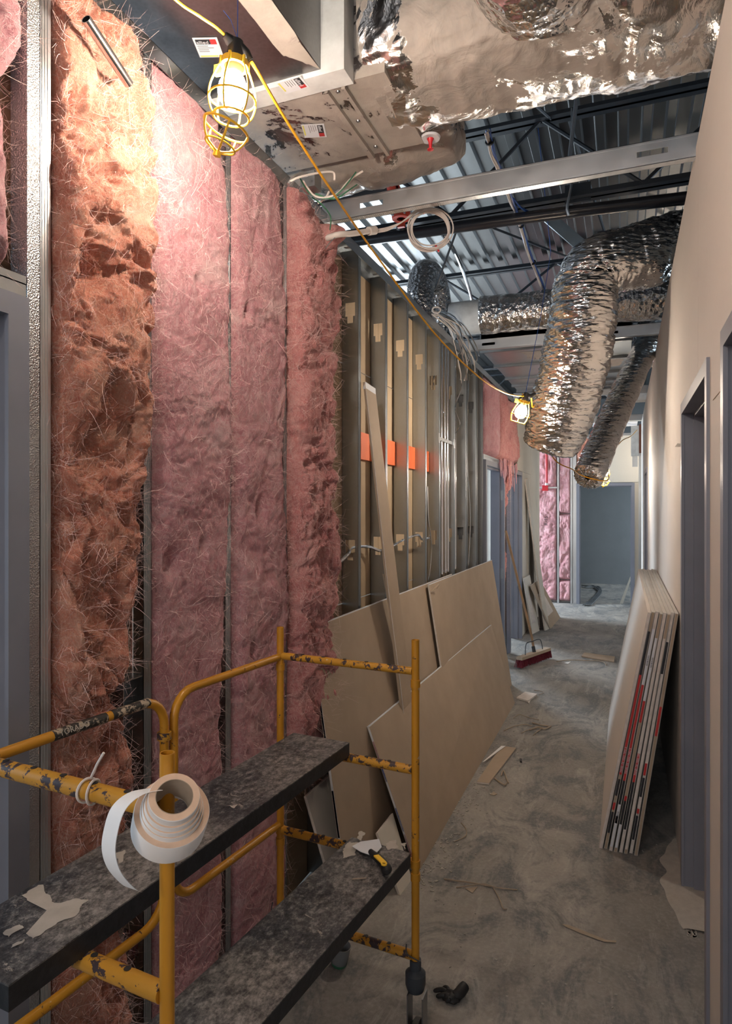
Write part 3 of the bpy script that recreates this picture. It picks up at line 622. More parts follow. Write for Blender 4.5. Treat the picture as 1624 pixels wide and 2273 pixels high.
# duct crossing behind
t = thing('insulated_duct', 'round foil-wrapped duct running across above the second ceiling stud', 'duct', (-.5, 5.5, 3.17))
sweep('foil_jacket', [(-1.12, 5.49, 3.34), (-.5, 5.5, 3.335), (.2, 5.52, 3.33), (1.0, 5.55, 3.33)], .150, .150, 'foil', t, nseg=96, wr=.007, fs=(12, 6), seed=25)
part('collar', MB().lathe([(.13, 0), (.14, 0), (.142, .28), (.13, .28)], (-1.38, 5.49, 3.335), (1, 0, 0), 40, True), 'seal_white', t, True)
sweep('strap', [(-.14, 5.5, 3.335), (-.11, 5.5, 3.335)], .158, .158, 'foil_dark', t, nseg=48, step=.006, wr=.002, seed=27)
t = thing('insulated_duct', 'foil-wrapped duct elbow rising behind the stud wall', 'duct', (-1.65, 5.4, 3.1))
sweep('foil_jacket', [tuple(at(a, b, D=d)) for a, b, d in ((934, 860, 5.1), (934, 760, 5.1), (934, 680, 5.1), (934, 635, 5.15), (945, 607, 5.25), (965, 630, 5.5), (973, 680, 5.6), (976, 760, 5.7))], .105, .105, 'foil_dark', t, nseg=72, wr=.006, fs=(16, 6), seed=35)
# rectangular sheet metal duct over the left wall
t = thing('sheet_metal_duct', 'rectangular sheet metal duct smeared with beige sealant above the wool wall', 'duct', (-1.2, 1.5, 3.13))
part('trunk', MB().box((-1.85, -.9, 3.13), (-.91, 1.91, 3.64)), 'sheet', t)
for y0 in (.15, 1.1): part('seam', MB().box((-1.86, y0, 3.12), (-.90, y0 + .03, 3.65)), 'galv_dark', t)
def blotch(mb, quad, seed, n=44, amp=.16, t=.002, nrm=(0, 0, -1)):
    q = [Vector(p) for p in quad]; c = sum(q, Vector()) / 4; g = random.Random(seed); ring = []
    for i in range(4):
        a, b = q[i], q[(i + 1) % 4]
        for k in range(n // 4):
            p = a.lerp(b, k / (n // 4)); v = mn.noise(Vector((p.x * 9 + seed, p.y * 9, p.z * 9))) * amp + g.uniform(-.3, .3) * amp * .35; ring.append(c + (p - c) * (1 + v))
    m = len(ring); N = Vector(nrm) * t; mb.add([p + N for p in ring] + [c + N * 1.5], [(i, (i + 1) % m, m) for i in range(m)]); return mb
mb = MB()
blotch(mb, [(-1.02, 1.0, 3.13), (-.912, .95, 3.13), (-.912, 1.88, 3.13), (-.99, 1.80, 3.13)], 3, amp=.12)
blotch(mb, [(-1.28, 1.0, 3.13), (-1.12, .98, 3.13), (-1.14, 1.16, 3.13), (-1.3, 1.22, 3.13)], 4, amp=.2)
part('sealant_smear', mb, 'seal_sheet', t)
part('flange', MB().box((-1.86, 1.905, 3.112), (-.828, 1.985, 3.66)), 'seal_white', t)
part('elbow', MB().box((-1.33, 1.985, 3.125), (-.72, 2.43, 3.64)), 'seal_sheet', t)
for a, b in ((-.945, -.925), (-.875, -.862)): part('seam', MB().box((a, 1.99, 3.108), (b, 2.435, 3.13)), 'seal_sheet', t)
for y0 in (2.02, 2.2, 2.38): part('rivet', MB().lathe([(0, -.006), (.006, -.004), (.008, 0)], (-.90, y0, 3.124), (0, 0, 1), 10), 'galv', t, True)
def label(parent, c, ux, uy, n, w_=.075, h_=.10, rot=0):
    c, ux, uy, n = map(Vector, (c, ux, uy, n)); q = lambda a0, b0, a1, b1, o: [c + ux * a0 + uy * b0 + n * o, c + ux * a1 + uy * b0 + n * o, c + ux * a1 + uy * b1 + n * o, c + ux * a0 + uy * b1 + n * o]
    s = part('sticker', MB().slab(q(-w_ / 2, -h_ / 2, w_ / 2, h_ / 2, .0015), -n * .001), 'lab_white', parent, label='white duct label with black and red logo')
    part('logo_block', MB().slab(q(-w_ * .42, h_ * .18, w_ * .40, h_ * .42, .0020), -n * .0005), 'lab_black', s)
    part('logo_star_block', MB().slab(q(w_ * .17, h_ * .18, w_ * .42, h_ * .42, .0024), -n * .0005), 'lab_red', s)
    mb_ = MB()
    for k in range(4): mb_.slab(q(-w_ * .42, h_ * (.08 - k * .09), -w_ * .42 + w_ * random.uniform(.4, .8), h_ * (.095 - k * .09), .002), -n * .0005)
    part('fine_print', mb_, 'lab_black', s)
    part('coloured_bar', MB().slab(q(-w_ * .44, -h_ * .46, w_ * .3, -h_ * .40, .002), -n * .0005), 'lab_yel', s)
    txt(s, 'allied', c - ux * w_ * .40 + uy * h_ * .22 + n * .0028, ux, uy, h_ * .21, 'lab_white')
def txt(parent, body, loc, ux, uy, size, mat, name='lettering', ext=.0002):
    cu = bpy.data.curves.new(name, 'FONT'); cu.body = body; cu.size = size; cu.extrude = ext; cu.resolution_u = 2
    tmp = bpy.data.objects.new('t', cu); C.objects.link(tmp); dg = bpy.context.evaluated_depsgraph_get()
    me = bpy.data.meshes.new_from_object(tmp.evaluated_get(dg)); bpy.data.objects.remove(tmp)
    ux, uy = Vector(ux).normalized(), Vector(uy).normalized(); n = ux.cross(uy); Mx = Matrix((ux, uy, n)).transposed().to_4x4(); Mx.translation = Vector(loc) - (root_loc(parent) if parent else Vector())
    me.transform(Mx); me.materials.clear(); me.materials.append(M[mat]); o = bpy.data.objects.new(name, me); C.objects.link(o)
    if parent: o.parent = parent
    return o
label(t, at(462, 105, Z=3.129), (.94, .34, 0), (.34, -.94, 0), (0, 0, -1), .075, .085)
label(t, at(650, 188, Z=3.111), (.05, 1, 0), (1, -.05, 0), (0, 0, -1), .06, .09)
label(t, at(697, 290, Z=3.124), (-.3, .95, 0), (.95, .3, 0), (0, 0, -1), .085, .085)
# big wrapped trunk across the corridor
t = thing('insulated_duct', 'big rectangular duct wrapped in foil and beige sealant across the corridor', 'duct', (0, 2.2, 3.13))
sweep('wrapped_jacket', [(-.80, 2.19, 3.40), (-.3, 2.19, 3.405), (.3, 2.19, 3.40), (.6, 2.19, 3.40), (1.6, 2.19, 3.40)], [.25, .262, .262, .26, .26], [.27, .275, .275, .27, .27], 'seal', t, nseg=170, step=.010, wr=.016, fs=(5, 5), seed=43, power=4.5)
t = thing('insulated_duct', 'short wrapped duct stub with rounded end behind the big beige duct', 'duct', (-.95, 2.62, 3.13))
sweep('wrapped_jacket', [(-1.45, 2.62, 3.33), (-1.0, 2.62, 3.325), (-.74, 2.62, 3.33), (-.66, 2.62, 3.335)], [.19, .19, .185, .15], [.2, .2, .19, .15], 'seal_stub', t, nseg=110, step=.010, wr=.012, fs=(6, 5), seed=47, power=3, closed_end=.06)
t = thing('insulated_duct', 'round foil duct branching up from the big beige duct at the top edge', 'duct', (-.2, 1.7, 3.25))
sweep('foil_jacket', [(-.22, 2.0, 3.33), (-.22, 1.83, 3.35), (-.2, 1.5, 3.54), (-.2, 1.15, 3.85)], .215, .215, 'foil', t, nseg=110, step=.010, wr=.010, fs=(9, 5), seed=53)
# large sheet duct further back
t = thing('sheet_metal_duct', 'wide bare sheet metal duct underside further along the corridor', 'duct', (-.4, 6.9, 3.16))
part('trunk', MB().box((-1.22, 5.95, 3.16), (.06, 8.15, 3.62)), 'galv', t)
for y0 in (5.95, 6.62, 7.3, 7.75, 8.12): part('seam', MB().box((-1.23, y0, 3.135), (.07, y0 + .03, 3.63)), 'galv_dark', t)
mb = MB(); blotch(mb, [(-.9, 6.15, 3.16), (-.3, 6.1, 3.16), (-.2, 6.5, 3.16), (-.8, 6.5, 3.16)], 9, amp=.25); blotch(mb, [(-.6, 6.75, 3.16), (-.0, 6.7, 3.16), (.0, 7.1, 3.16), (-.5, 7.2, 3.16)], 10, amp=.25); part('sealant_smear', mb, 'seal_sheet', t)
t = thing('insulated_duct', 'flat foil-wrapped duct seen between the two hanging flexible ducts', 'duct', (.5, 7, 3.2))
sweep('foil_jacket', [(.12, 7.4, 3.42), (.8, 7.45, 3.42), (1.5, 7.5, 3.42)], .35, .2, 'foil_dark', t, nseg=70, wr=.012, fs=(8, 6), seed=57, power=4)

# ================================================================ CEILING STEEL
def cross_stud(label, y, z0, z1, x0, x1, holes=(), mat='galv_bright', g=None):
    t_ = .0016; mb = MB(); cur = x0; zc = (z0 + z1) / 2
    for h in sorted(holes):
        mb.box((cur, y, z0), (h - .055, y + t_, z1)); mb.box((h - .055, y, z0), (h + .055, y + t_, zc - .011)); mb.box((h - .055, y, zc + .011), (h + .055, y + t_, z1))
        mb.box((h - .036, y, z0), (h + .036, y + t_, zc - .019)) if False else None; cur = h + .055
    mb.box((cur, y, z0), (x1, y + t_, z1))
    mb.box((x0, y, z1 - t_), (x1, y + .036, z1)); mb.box((x0, y - .0012, z1 - .010), (x1, y, z1 - .008)); mb.box((x0, y - .0012, z0 + .008), (x1, y, z0 + .010))
    r = thing('ceiling_stud', label, 'steel stud', ((x0 + x1) / 2, y, z0), g); part('web', mb, mat, r)
    mb = MB().box((x0, y, z0), (x1, y + .036, z0 + t_)).box((x0, y + .034, z0), (x1, y + .036, z0 + .01)); k = x0
    while k < x1: mb.box((k, y + .003, z0 - .0008), (k + .004, y + .033, z0)); k += .009
    part('ribbed_flange', mb, mat, r)
    for h in holes:
        mb = MB()
        for s in (-1, 1):
            for s2 in (-1, 1): mb.box((h + s * .055 - (.016 if s > 0 else 0), y, zc + (s2 * .011 if s2 > 0 else -.022 + .011 - .0)), (h + s * .055 + (.016 if s < 0 else 0), y + t_, zc + (.022 if s2 > 0 else -.0)))
    return r
GC = 'steel studs spanning the corridor at wall-top height'
cross_stud('bright galvanised stud with punched holes spanning the corridor nearest the viewer', 2.735, 3.035, 3.127, -1.30, .34, (-1.055, .10), g=GC)
cross_stud('second galvanised stud spanning the corridor below the round foil duct', 5.58, 3.075, 3.165, -1.30, .36, (-1.08, -.1), g=GC)
cross_stud('third galvanised stud spanning the corridor past the wide sheet duct', 8.35, 3.075, 3.165, -1.30, .36, (), 'galv_bright', g=GC)
cross_stud('fourth galvanised stud spanning the corridor before the end wall', 10.9, 3.075, 3.165, -1.30, .36, (), 'galv_bright', g=GC)
def joist(label, y, z0=3.72, z1=4.32, x0=-5.1, x1=3.7, pitch=.62, ph=0.0):
    r = thing('roof_joist', label, 'joist', ((x0 + x1) / 2, y, z0), 'open web roof joists')
    for z in (z0, z1 - .05):
        mb = MB().box((x0, y - .055, z), (x1, y - .006, z + .006)).box((x0, y + .006, z), (x1, y + .055, z + .006)).box((x0, y - .012, z), (x1, y - .006, z + .05)).box((x0, y + .006, z), (x1, y + .012, z + .05))
        part('bottom_chord' if z == z0 else 'top_chord', mb, 'black_steel', r)
    k = x0 + ph; up = True
    while k < x1 - pitch:
        a, b = (k, z0 + .03), (k + pitch, z1 - .03)
        if not up: a, b = (k, z1 - .03), (k + pitch, z0 + .03)
        part('web_bar', MB().tube([(a[0], y, a[1]), (b[0], y, b[1])], .013, 6), 'black_steel', r); up = not up; k += pitch
    return r
joist('dark open-web roof joist above the big wrapped duct', 1.75); j1 = joist('dark open-web roof joist nearest the bright ceiling stud', 4.45, ph=.25)
joist('dark open-web roof joist beyond the round foil duct', 7.1, 3.82, ph=.1); joist('dark open-web roof joist over the far rooms', 9.8, 3.8); joist('dark open-web roof joist just before the end wall', 12.6, 3.7)
part('gusset', MB().box((-.36, 4.44, 3.70), (-.2, 4.455, 3.82)), 'black_steel', j1)
single('girder', MB().box((-.45, -3.5, 3.98), (-.31, 15.7, 4.0)).box((-.385, -3.5, 4.0), (-.375, 15.7, 4.3)).box((-.45, -3.5, 4.3), (-.31, 15.7, 4.315)), 'black_steel', 'dark roof girder running lengthwise above the joists', 'beam') if False else None
mb = MB()
for y0, y1 in ((4.45, 7.1), (1.75, 4.45)): mb.tube([(-.35, y0, 4.3), (-.15, (y0 + y1) / 2, 4.0), (-.35, y1, 3.85)], .012, 6).tube([(-1.05, y0, 3.74), (-.45, y1, 4.28)], .010, 6)
single('joist_bridging', mb, 'black_steel', 'thin dark bridging rods between the roof joists', 'brace')
single('bracing_stud', MB().slab([at(1195, 480, D=5.2), at(1225, 470, D=5.25), at(1330, 560, D=5.6), at(1300, 572, D=5.55)], (0, .03, .002)), 'galv', 'galvanised brace slanting down behind the black pipe', 'brace')
single('bracing_stud', MB().slab([at(1344, 790, D=7.5), at(1349, 786, D=7.5), at(1398, 816, D=8.2), at(1392, 820, D=8.2)], (0, .02, .002)), 'galv_bright', 'thin bright brace between the two hanging ducts, upper', 'brace')
single('bracing_stud', MB().slab([at(1300, 848, D=9.4), at(1305, 846, D=9.4), at(1364, 885, D=10.2), at(1358, 889, D=10.2)], (0, .02, .002)), 'galv_bright', 'thin bright brace between the two hanging ducts, lower', 'brace')
single('duct_wrap_panel', MB().box((-.2, 8.9, HT + .004), (.36, 9.1, 3.2)), 'seal_white', 'pale cardboard-like box beam between the hanging ducts', 'panel')
t = thing('steel_pipe', 'pale horizontal pipe crossing near the end wall', 'pipe', (0, 11.4, 3.35)); part('pipe', MB().tube([(-1.4, 11.05, 3.118), (1.2, 11.05, 3.118)], .045, 14), 'wallboard_far', t, True)
single('ceiling_board', MB().box((-.5, 11.2, 3.1), (.2, 11.9, 3.16)), 'lab_white', 'bright white board lying across the wall tops by the end wall', 'board')
# sprinkler pipes
t = thing('sprinkler_pipe', 'black sprinkler pipe crossing the corridor under the joist', 'pipe', (-.7, 4.4, 3.6))
pp = [(-2.6, 4.38, 3.70), at(760, 540, Y=4.35), at(1100, 492, Y=4.35), at(1300, 466, Y=4.35), at(1520, 440, Y=4.35), (1.6, 4.3, 3.58)]
part('pipe', MB().tube(pp, .038, 20), 'black_pipe', t, True)
def coupling(parent, c, r_=.058, ax=(1, 0, 0)):
    q = part('coupling', MB().lathe([(.03, -.026), (r_, -.026), (r_ * 1.05, -.01), (r_ * 1.05, .01), (r_, .026), (.03, .026)], c, ax, 24).obox(Vector(c) + Vector((0, 0, r_ * 1.1)), (.024, 0, 0), (0, .012, 0), (0, 0, .016)).obox(Vector(c) - Vector((0, 0, r_ * 1.1)), (.024, 0, 0), (0, .012, 0), (0, 0, .016)), 'red_paint', parent, True, label='red grooved pipe coupling')
    for s in (-1, 1): part('bolt', MB().lathe([(0, 0), (.008, 0), (.008, .01), (0, .012)], Vector(c) + Vector((s * .04, -.045, -.01)), (0, -1, 0), 8), 'galv_bright', q, True)
coupling(t, at(890, 478, Y=4.18), .06, (0, 0, 1))
part('riser', MB().tube([at(890, 510, Y=4.3), at(888, 440, Y=4.2), at(870, 405, Y=4.1)], .034, 16), 'black_pipe', t, True)
hg = part('hanger', MB().tube([at(1262, 478, Y=4.30), at(1258, 465, Y=4.29), at(1259, 452, Y=4.29), at(1265, 425, Y=4.33), at(1268, 410, Y=4.36)], .009, 6), 'galv_bright', t, True)
part('rod', MB().tube([at(1266, 420, Y=4.34), at(1268, 240, Y=4.34)], .005, 6), 'galv', t)
t = thing('sprinkler_pipe', 'second black sprinkler pipe with red coupling above the bright ceiling stud', 'pipe', (-1.2, 3.9, 3.6))
part('pipe', MB().tube([(-3, 4.0, 3.62), at(740, 435, Y=3.9), at(870, 410, Y=3.9)], .036, 20), 'black_pipe', t, True); coupling(t, at(872, 412, Y=3.88), .056); part('rod', MB().tube([at(800, 424, Y=3.93), at(800, 424, Y=3.93) + Vector((0, 0, .75))], .005, 6), 'galv', t)
single('steel_conduit', MB().tube(smooth_path([at(985, 520, D=4.8), at(1015, 570, D=5.2), at(1040, 640, D=6.0), at(1047, 672, D=6.4), at(1048, 700, D=6.4)], 5), .014, 8), 'steel_shiny', 'shiny conduit bending down toward the round foil duct', 'conduit', True)
single('threaded_rod', MB().tube([(-1.04, 4.45, 3.75), at(966, 640, D=5.0)], .008, 6), 'black_steel', 'dark hanging rod beside the foil elbow', 'rod')
t = thing('fire_sprinkler', 'small red and white sprinkler head poking out behind the big beige duct', 'sprinkler head', at(958, 318, D=2.52)); c_ = at(955, 308, D=2.50)
part('escutcheon', MB().lathe([(.0, 0), (.035, -.002), (.038, .006), (.02, .012), (0, .012)], c_ + Vector((0, 0, .0)), (0, 0, 1), 20), 'lab_white', t, True)
part('head', MB().lathe([(0, -.045), (.012, -.043), (.012, -.04), (.005, -.036), (.008, -.012), (.014, 0), (0, 0)], c_, (0, 0, 1), 14), 'red_bright', t, True)
# cable bundles
def bundle(label, pts, n, rad, r_, mats, seed, ties=()):
    t = thing('cable_bundle', label, 'cable', pts[0]); g = random.Random(seed); base = smooth_path(pts, 6)
    for k in range(n):
        a = g.uniform(0, 6.28); q = rad * math.sqrt(g.random()); off = Vector((math.cos(a) * q, math.sin(a) * q * .6, math.sin(a) * q)); ph = g.uniform(0, 6)
        part('cable', MB().tube([p + off + Vector((math.sin(i * .5 + ph), math.cos(i * .37 + ph), math.sin(i * .3 + ph))) * rad * .35 for i, p in enumerate(base)], r_, 5), mats[k % len(mats)], t, True)
    for i in ties: part('cable_tie', MB().tube([base[i] - (base[i + 1] - base[i]).normalized() * .004, base[i] + (base[i + 1] - base[i]).normalized() * .004], rad * 1.7, 10), 'black_pl', t)
    return t
bundle('white and blue cable bundle hanging behind the big beige duct', [at(1082, 290, D=3.2), at(1090, 330, D=3.3), at(1108, 375, D=3.5), at(1132, 440, D=3.9), at(1150, 480, D=4.5), at(1168, 545, D=4.9), at(1190, 600, D=5.2), at(1208, 650, D=5.4)], 9, .013, .004, ['white_pl', 'blue_cable', 'white_pl'], 5, (4, 26, 34))
bundle('blue cables running along the black sprinkler pipe', [at(1140, 440, D=4.1), at(1180, 470, D=4.3), at(1260, 465, D=4.5), at(1350, 462, D=4.5), at(1440, 455, D=4.4), at(1530, 440, D=4.3)], 6, .013, .004, ['blue_cable'], 6)
# coil of white cable and its conduit
t = thing('cable_coil', 'coil of white cable tied with red ties, hanging from the bright stud', 'cable', at(950, 510, D=3.0))
cc = at(952, 510, D=2.98); fw = Vector((-ST, CT, 0)); rt = Vector((CT, ST, 0)); up_ = Vector((0, 0, 1))
for k in range(7):
    rr_ = random.uniform(.083, .104); cx, cz = random.uniform(-.007, .007), random.uniform(-.006, .006); dp = random.uniform(-.012, .012); el = random.uniform(.88, 1.04)
    part('loop', MB().tube([cc + rt * (cx + math.cos(a) * rr_) + up_ * (cz + math.sin(a) * rr_ * el) + fw * (dp + .006 * math.sin(2 * a + k)) for a in np.linspace(0, 2 * math.pi, 41)], .0034, 6), 'white_pl', t, True)
for ang in (1.9, -1.15):
    p = cc + rt * math.cos(ang) * .094 + up_ * math.sin(ang) * .094; part('red_tie', MB().tube([p - Vector((-math.sin(ang) * rt.x, 0, math.cos(ang))) * .002 + rt * math.cos(ang) * -.018 + up_ * math.sin(ang) * -.018, p + rt * math.cos(ang) * .016 + up_ * math.sin(ang) * .016], .005, 6), 'red_bright', t)
for dz in (-.006, 0, .006): part('lead', MB().tube(smooth_path([at(834, 513, D=2.93) + up_ * dz, at(860, 508, D=2.94) + up_ * dz, at(893, 492, D=2.95), at(925, 468, D=2.97) + up_ * dz, cc + rt * -.01 + up_ * .10], 5), .0032, 6), 'white_pl', t, True)
t = thing('conduit', 'white plastic conduit poking out of the wool with an end bushing', 'conduit', (-1.15, 2.6, 2.9))
part('pipe', MB().tube(smooth_path([(-1.26, 2.55, 2.86), at(745, 522, D=2.76), at(780, 519, D=2.82), at(818, 513, D=2.90)], 5), .0125, 14), 'white_pl', t, True)
part('bushing', MB().tube([at(818, 513, D=2.90), at(832, 511, D=2.93)], .019, 14), 'white_pl', t, True)
single('bare_wire', MB().tube(smooth_path([at(745, 525, D=2.76), at(735, 535, D=2.74), at(722, 552, D=2.70)], 4), .0022, 5), 'steel_shiny', 'short bare wire end below the white conduit', 'wire', True)
t = thing('wire_bunch', 'green and white electrical wires spilling over the wall top', 'wire', at(700, 430, D=2.6))
for k, (m, pts) in enumerate([('green', [(665, 395, 2.5), (690, 432, 2.55), (730, 440, 2.55), (760, 420, 2.55), (790, 382, 2.6)]), ('white_pl', [(672, 400, 2.5), (700, 436, 2.55), (745, 432, 2.55), (775, 400, 2.6), (805, 380, 2.6)]), ('green', [(700, 430, 2.55), (740, 442, 2.55), (770, 425, 2.55), (792, 410, 2.6)]), ('green', [(692, 438, 2.6), (715, 455, 2.6), (733, 480, 2.65), (732, 510, 2.7)]), ('white_pl', [(640, 405, 2.4), (660, 395, 2.4), (700, 385, 2.45), (738, 382, 2.5), (742, 400, 2.5)]), ('white_pl', [(705, 452, 2.6), (722, 440, 2.6), (730, 425, 2.6)])]):
    part('wire', MB().tube(smooth_path([at(a, b, D=c) for a, b, c in pts], 5), .0028 if m == 'green' else .004, 5), m, t, True)
t = thing('junction_box', 'small galvanised electrical box by the wall top', 'junction box', at(690, 400, D=2.5)); p = at(690, 405, D=2.55)
part('box', MB().obox(p, (.03, 0, 0), (0, .03, 0), (0, 0, .03)), 'galv', t); part('flex_connector', MB().tube(smooth_path([at(640, 410, D=2.4), at(655, 392, D=2.42), at(680, 388, D=2.5)], 4), .008, 8), 'galv_bright', t, True)
# wire tangle over the stud wall
t = thing('cable_tangle', 'tangle of metal-clad cables drooping over the stud wall top', 'cable', at(1000, 740, D=5.0)); g = random.Random(4)
for k in range(16):
    f = g.random(); x0, y0 = 962 + g.uniform(-6, 14), 690 + g.uniform(-5, 8); x1, y1 = 1025 + g.uniform(-22, 30), 790 + g.uniform(-25, 40)
    part('cable', MB().tube(smooth_path([at(x0, y0, D=5.0), at((x0 + x1) / 2 + 12 + g.uniform(-10, 12), (y0 + y1) / 2 - 18 + g.uniform(-18, 12), D=5.2), at(x1, y1 - 8, D=5.4 + g.uniform(-.2, .2)), at(x1 + g.uniform(-12, 8), y1 + g.uniform(8, 28), D=5.35)], 5), .0045 if k % 3 else .006, 5), ['white_pl', 'steel_shiny', 'galv_dark', 'white_pl', 'galv'][k % 5], t, True)
part('loop', MB().tube([at(968 + 9 * math.cos(a), 688 + 7 * math.sin(a), D=4.95) for a in np.linspace(0, 6.28, 15)], .006, 6), 'white_pl', t, True)
# cable running through the studs
t = thing('armoured_cable', 'wavy metal-clad cable threaded through the stud holes', 'cable', (-1.3, 3.2, 1.5))
part('cable', MB().tube(smooth_path([(-1.29, 2.60, 1.49), (-1.27, 2.76, 1.44), (-1.265, 2.95, 1.485), (-1.31, 3.12, 1.51), (-1.33, 3.4, 1.50), (-1.30, 3.53, 1.47), (-1.262, 3.65, 1.50), (-1.31, 3.93, 1.51), (-1.262, 4.1, 1.54), (-1.30, 4.34, 1.50), (-1.32, 4.6, 1.50)], 6), .0085, 8), 'steel_shiny', t, True)
t = thing('armoured_cable', 'thin spiral cable hanging beside the orange blocking', 'cable', (-1.3, 4.3, 1.5))
part('cable', MB().tube(smooth_path([at(948, 1080, X=-1.29), at(950, 1150, X=-1.28), at(957, 1210, X=-1.28), at(953, 1270, X=-1.29), at(950, 1290, X=-1.3)], 6), .006, 6), 'galv', t, True)
t = thing('armoured_cable', 'thin wire wandering down the bare studs', 'cable', (-1.3, 5.3, 1.5))
part('cable', MB().tube(smooth_path([at(1014, 800, X=-1.27), at(1024, 855, X=-1.27), at(1010, 905, X=-1.27), at(1020, 940, X=-1.27), at(1012, 960, X=-1.28)], 6), .004, 5).tube(smooth_path([at(1040, 830, X=-1.29), at(1036, 1000, X=-1.29), at(1043, 1150, X=-1.29), at(1038, 1270, X=-1.3)], 6), .004, 5), 'steel_shiny', t, True)
# vertical conduits in the wall
GV = 'vertical conduits on the bare studs'
CL = ['slim vertical conduit nearest the orange blocking', 'slim vertical conduit, second from the orange blocking', 'slim vertical conduit in the middle of the clamped row', 'slim vertical conduit close to the paired far studs', 'slim vertical conduit last in the row toward the far doors']
for k, yy in enumerate((4.80, 4.88, 4.98, 5.06, 5.30)):
    single('conduit', MB().tube([(XS - .03, yy, .02), (XS - .03, yy, 2.98)], .013, 10), 'steel_shiny', CL[k], 'conduit', True, GV)
t = thing('conduit_bracket', 'steel bracket strip clamping the vertical conduits', 'bracket', (XS, 5, 2.24))
part('strip', MB().box((XS - .012, 4.72, 2.225), (XS - .010, 5.2, 2.25)).box((XS + .002, 4.68, 2.20), (XS + .004, 4.72, 2.27)).box((XS + .002, 5.14, 2.20), (XS + .004, 5.18, 2.27)), 'galv_bright', t)
# loose conduit in the first wool bay and post below
t = thing('conduit', 'bare steel conduit end pushed through the torn wool', 'conduit', (-1.2, 1.4, 2.8))
part('pipe', MB().lathe([(.0105, 0), (.0125, 0), (.0125, .17), (.0105, .17)], at(191, 42, X=-1.19), at(262, 150, X=-1.20) - at(191, 42, X=-1.19), 16, True), 'steel_shiny', t, True)
t = thing('conduit', 'shiny vertical conduit rising from the box in the dark gap', 'conduit', (-1.32, 1.42, .9))
part('pipe', MB().tube([at(294, 1506, X=-1.32), at(294, 1380, X=-1.32), at(294, 1100, X=-1.32)], .011, 12), 'steel_shiny', t, True)
t = thing('electrical_box', 'deep galvanised wall box in the gap beside the torn wool', 'junction box', (-1.32, 1.45, .6))
a = at(270, 1512, X=-1.29); b = at(312, 1590, X=-1.29)
part('box_shell', MB().box((-1.35, a.y, .66), (-1.285, a.y + .003, a.z)).box((-1.35, b.y, .66), (-1.285, b.y + .003, a.z)).box((-1.35, a.y, a.z - .003), (-1.28, b.y + .03, a.z)).box((-1.352, a.y, .66), (-1.35, b.y, a.z)), 'galv', t)

# ================================================================ SCAFFOLD
SA, SB, SC_, SD = Vector((-.609, 1.963, 0)), Vector((-1.11, 2.0, 0)), Vector((-.718, .903, 0)), Vector((-1.218, .94, 0))
t = thing('scaffold', 'small worn yellow steel rolling scaffold by the wool-filled wall', 'scaffold', (-.914, 1.452, 0))
Z3 = lambda p, z: Vector((p.x, p.y, z))
for p in (SA, SB, SC_, SD):
    mb = MB().lathe([(.0105, 1.302), (.0125, 1.302), (.0125, .27), (.0105, .27)], p, (0, 0, 1), 20, True).lathe([(.0, .27), (.0105, .27), (.0105, 1.288), (0, 1.288)], p, (0, 0, 1), 12)
    for z in (1.165, .60, .56): mb.lathe([(.012, z - .012), (.0152, z - .012), (.0152, z + .012), (.012, z + .012)], p, (0, 0, 1), 20, True)
    part('post', mb, 'yellow', t, True)
    c = part('caster', MB().lathe([(.0, .20), (.026, .205), (.032, .225), (.032, .258), (.018, .27), (.018, .30), (0, .30)], p, (0, 0, 1), 20).tube(smooth_path([Z3(p, .29) + Vector((.015, 0, 0)), Z3(p, .31) + Vector((.02, -.02, 0)), Z3(p, .325) + Vector((-.02, -.022, 0)), Z3(p, .34) + Vector((-.03, 0, 0))], 4), .002, 5), 'black_steel', t, True)
    q = p + Vector((.01, -.015, 0))
    part('fork', MB().box(q + Vector((-.026, -.025, .06)), q + Vector((-.022, .025, .21))).box(q + Vector((.022, -.025, .06)), q + Vector((.026, .025, .21))), 'galv_dark', c)
    part('wheel', MB().lathe([(.02, -.016), (.052, -.016), (.063, -.009), (.063, .009), (.052, .016), (.02, .016)], q + Vector((0, -.01, .0635)), (1, 0, 0), 28, True), 'black_pl', c, True)
def rung(a, b, z, m, r_=.0165):
    a, b = Z3(a, z), Z3(b, z); d = (b - a).normalized(); a = a + d * .01; b = b - d * .01
    o = part('rung', MB().tube([a, b], r_, 18), m, t, True)
    for k in range(1, 6):
        p = a.lerp(b, k / 6); part('pin_hole', MB().lathe([(0, 0), (.0065, 0), (.0065, .001), (0, .001)], p + Vector((0, 0, r_ - .0002)), (0, 0, 1), 10), 'black_pl', o)
for z in (1.203, .893, .60, .31):
    rung(SA, SB, z, 'yellow_worn' if z < 1 else 'yellow_worn', .0125 if z > 1 else .0145); rung(SC_, SD, z, 'yellow_worn', .0165)
mdp = (SB + SD) / 2; dBD = (SD - SB).normalized()
def uframe(end, mid_, zt, zb, name='side_frame'):
    d = (mid_ - end).normalized(); R_ = .075; c = [Z3(end, zt) + d * .012, Z3(mid_, zt) - d * R_]
    for k in range(1, 7): a = k * math.pi / 12; c.append(Z3(mid_, zt) - d * R_ + d * R_ * math.sin(a) + Vector((0, 0, -R_ + R_ * math.cos(a))))
    for k in range(0, 7): a = k * math.pi / 12; c.append(Z3(mid_, zb) - d * R_ + d * R_ * math.cos(a) + Vector((0, 0, R_ - R_ * math.sin(a))))
    c.append(Z3(end, zb) + d * .012); return part(name, MB().tube(c, .0122, 16), 'yellow', t, True)
uframe(SB, mdp - dBD * .02, 1.2, .62); fr2 = uframe(SD, mdp + dBD * .016, 1.2, .60)
for hz_ in (1.085, .72): part('hinge_clip', MB().lathe([(.013, 0), (.019, 0), (.019, .02), (.013, .02)], Z3(mdp + dBD * .016, hz_), (0, 0, 1), 18, True), 'yellow_worn', t, True)
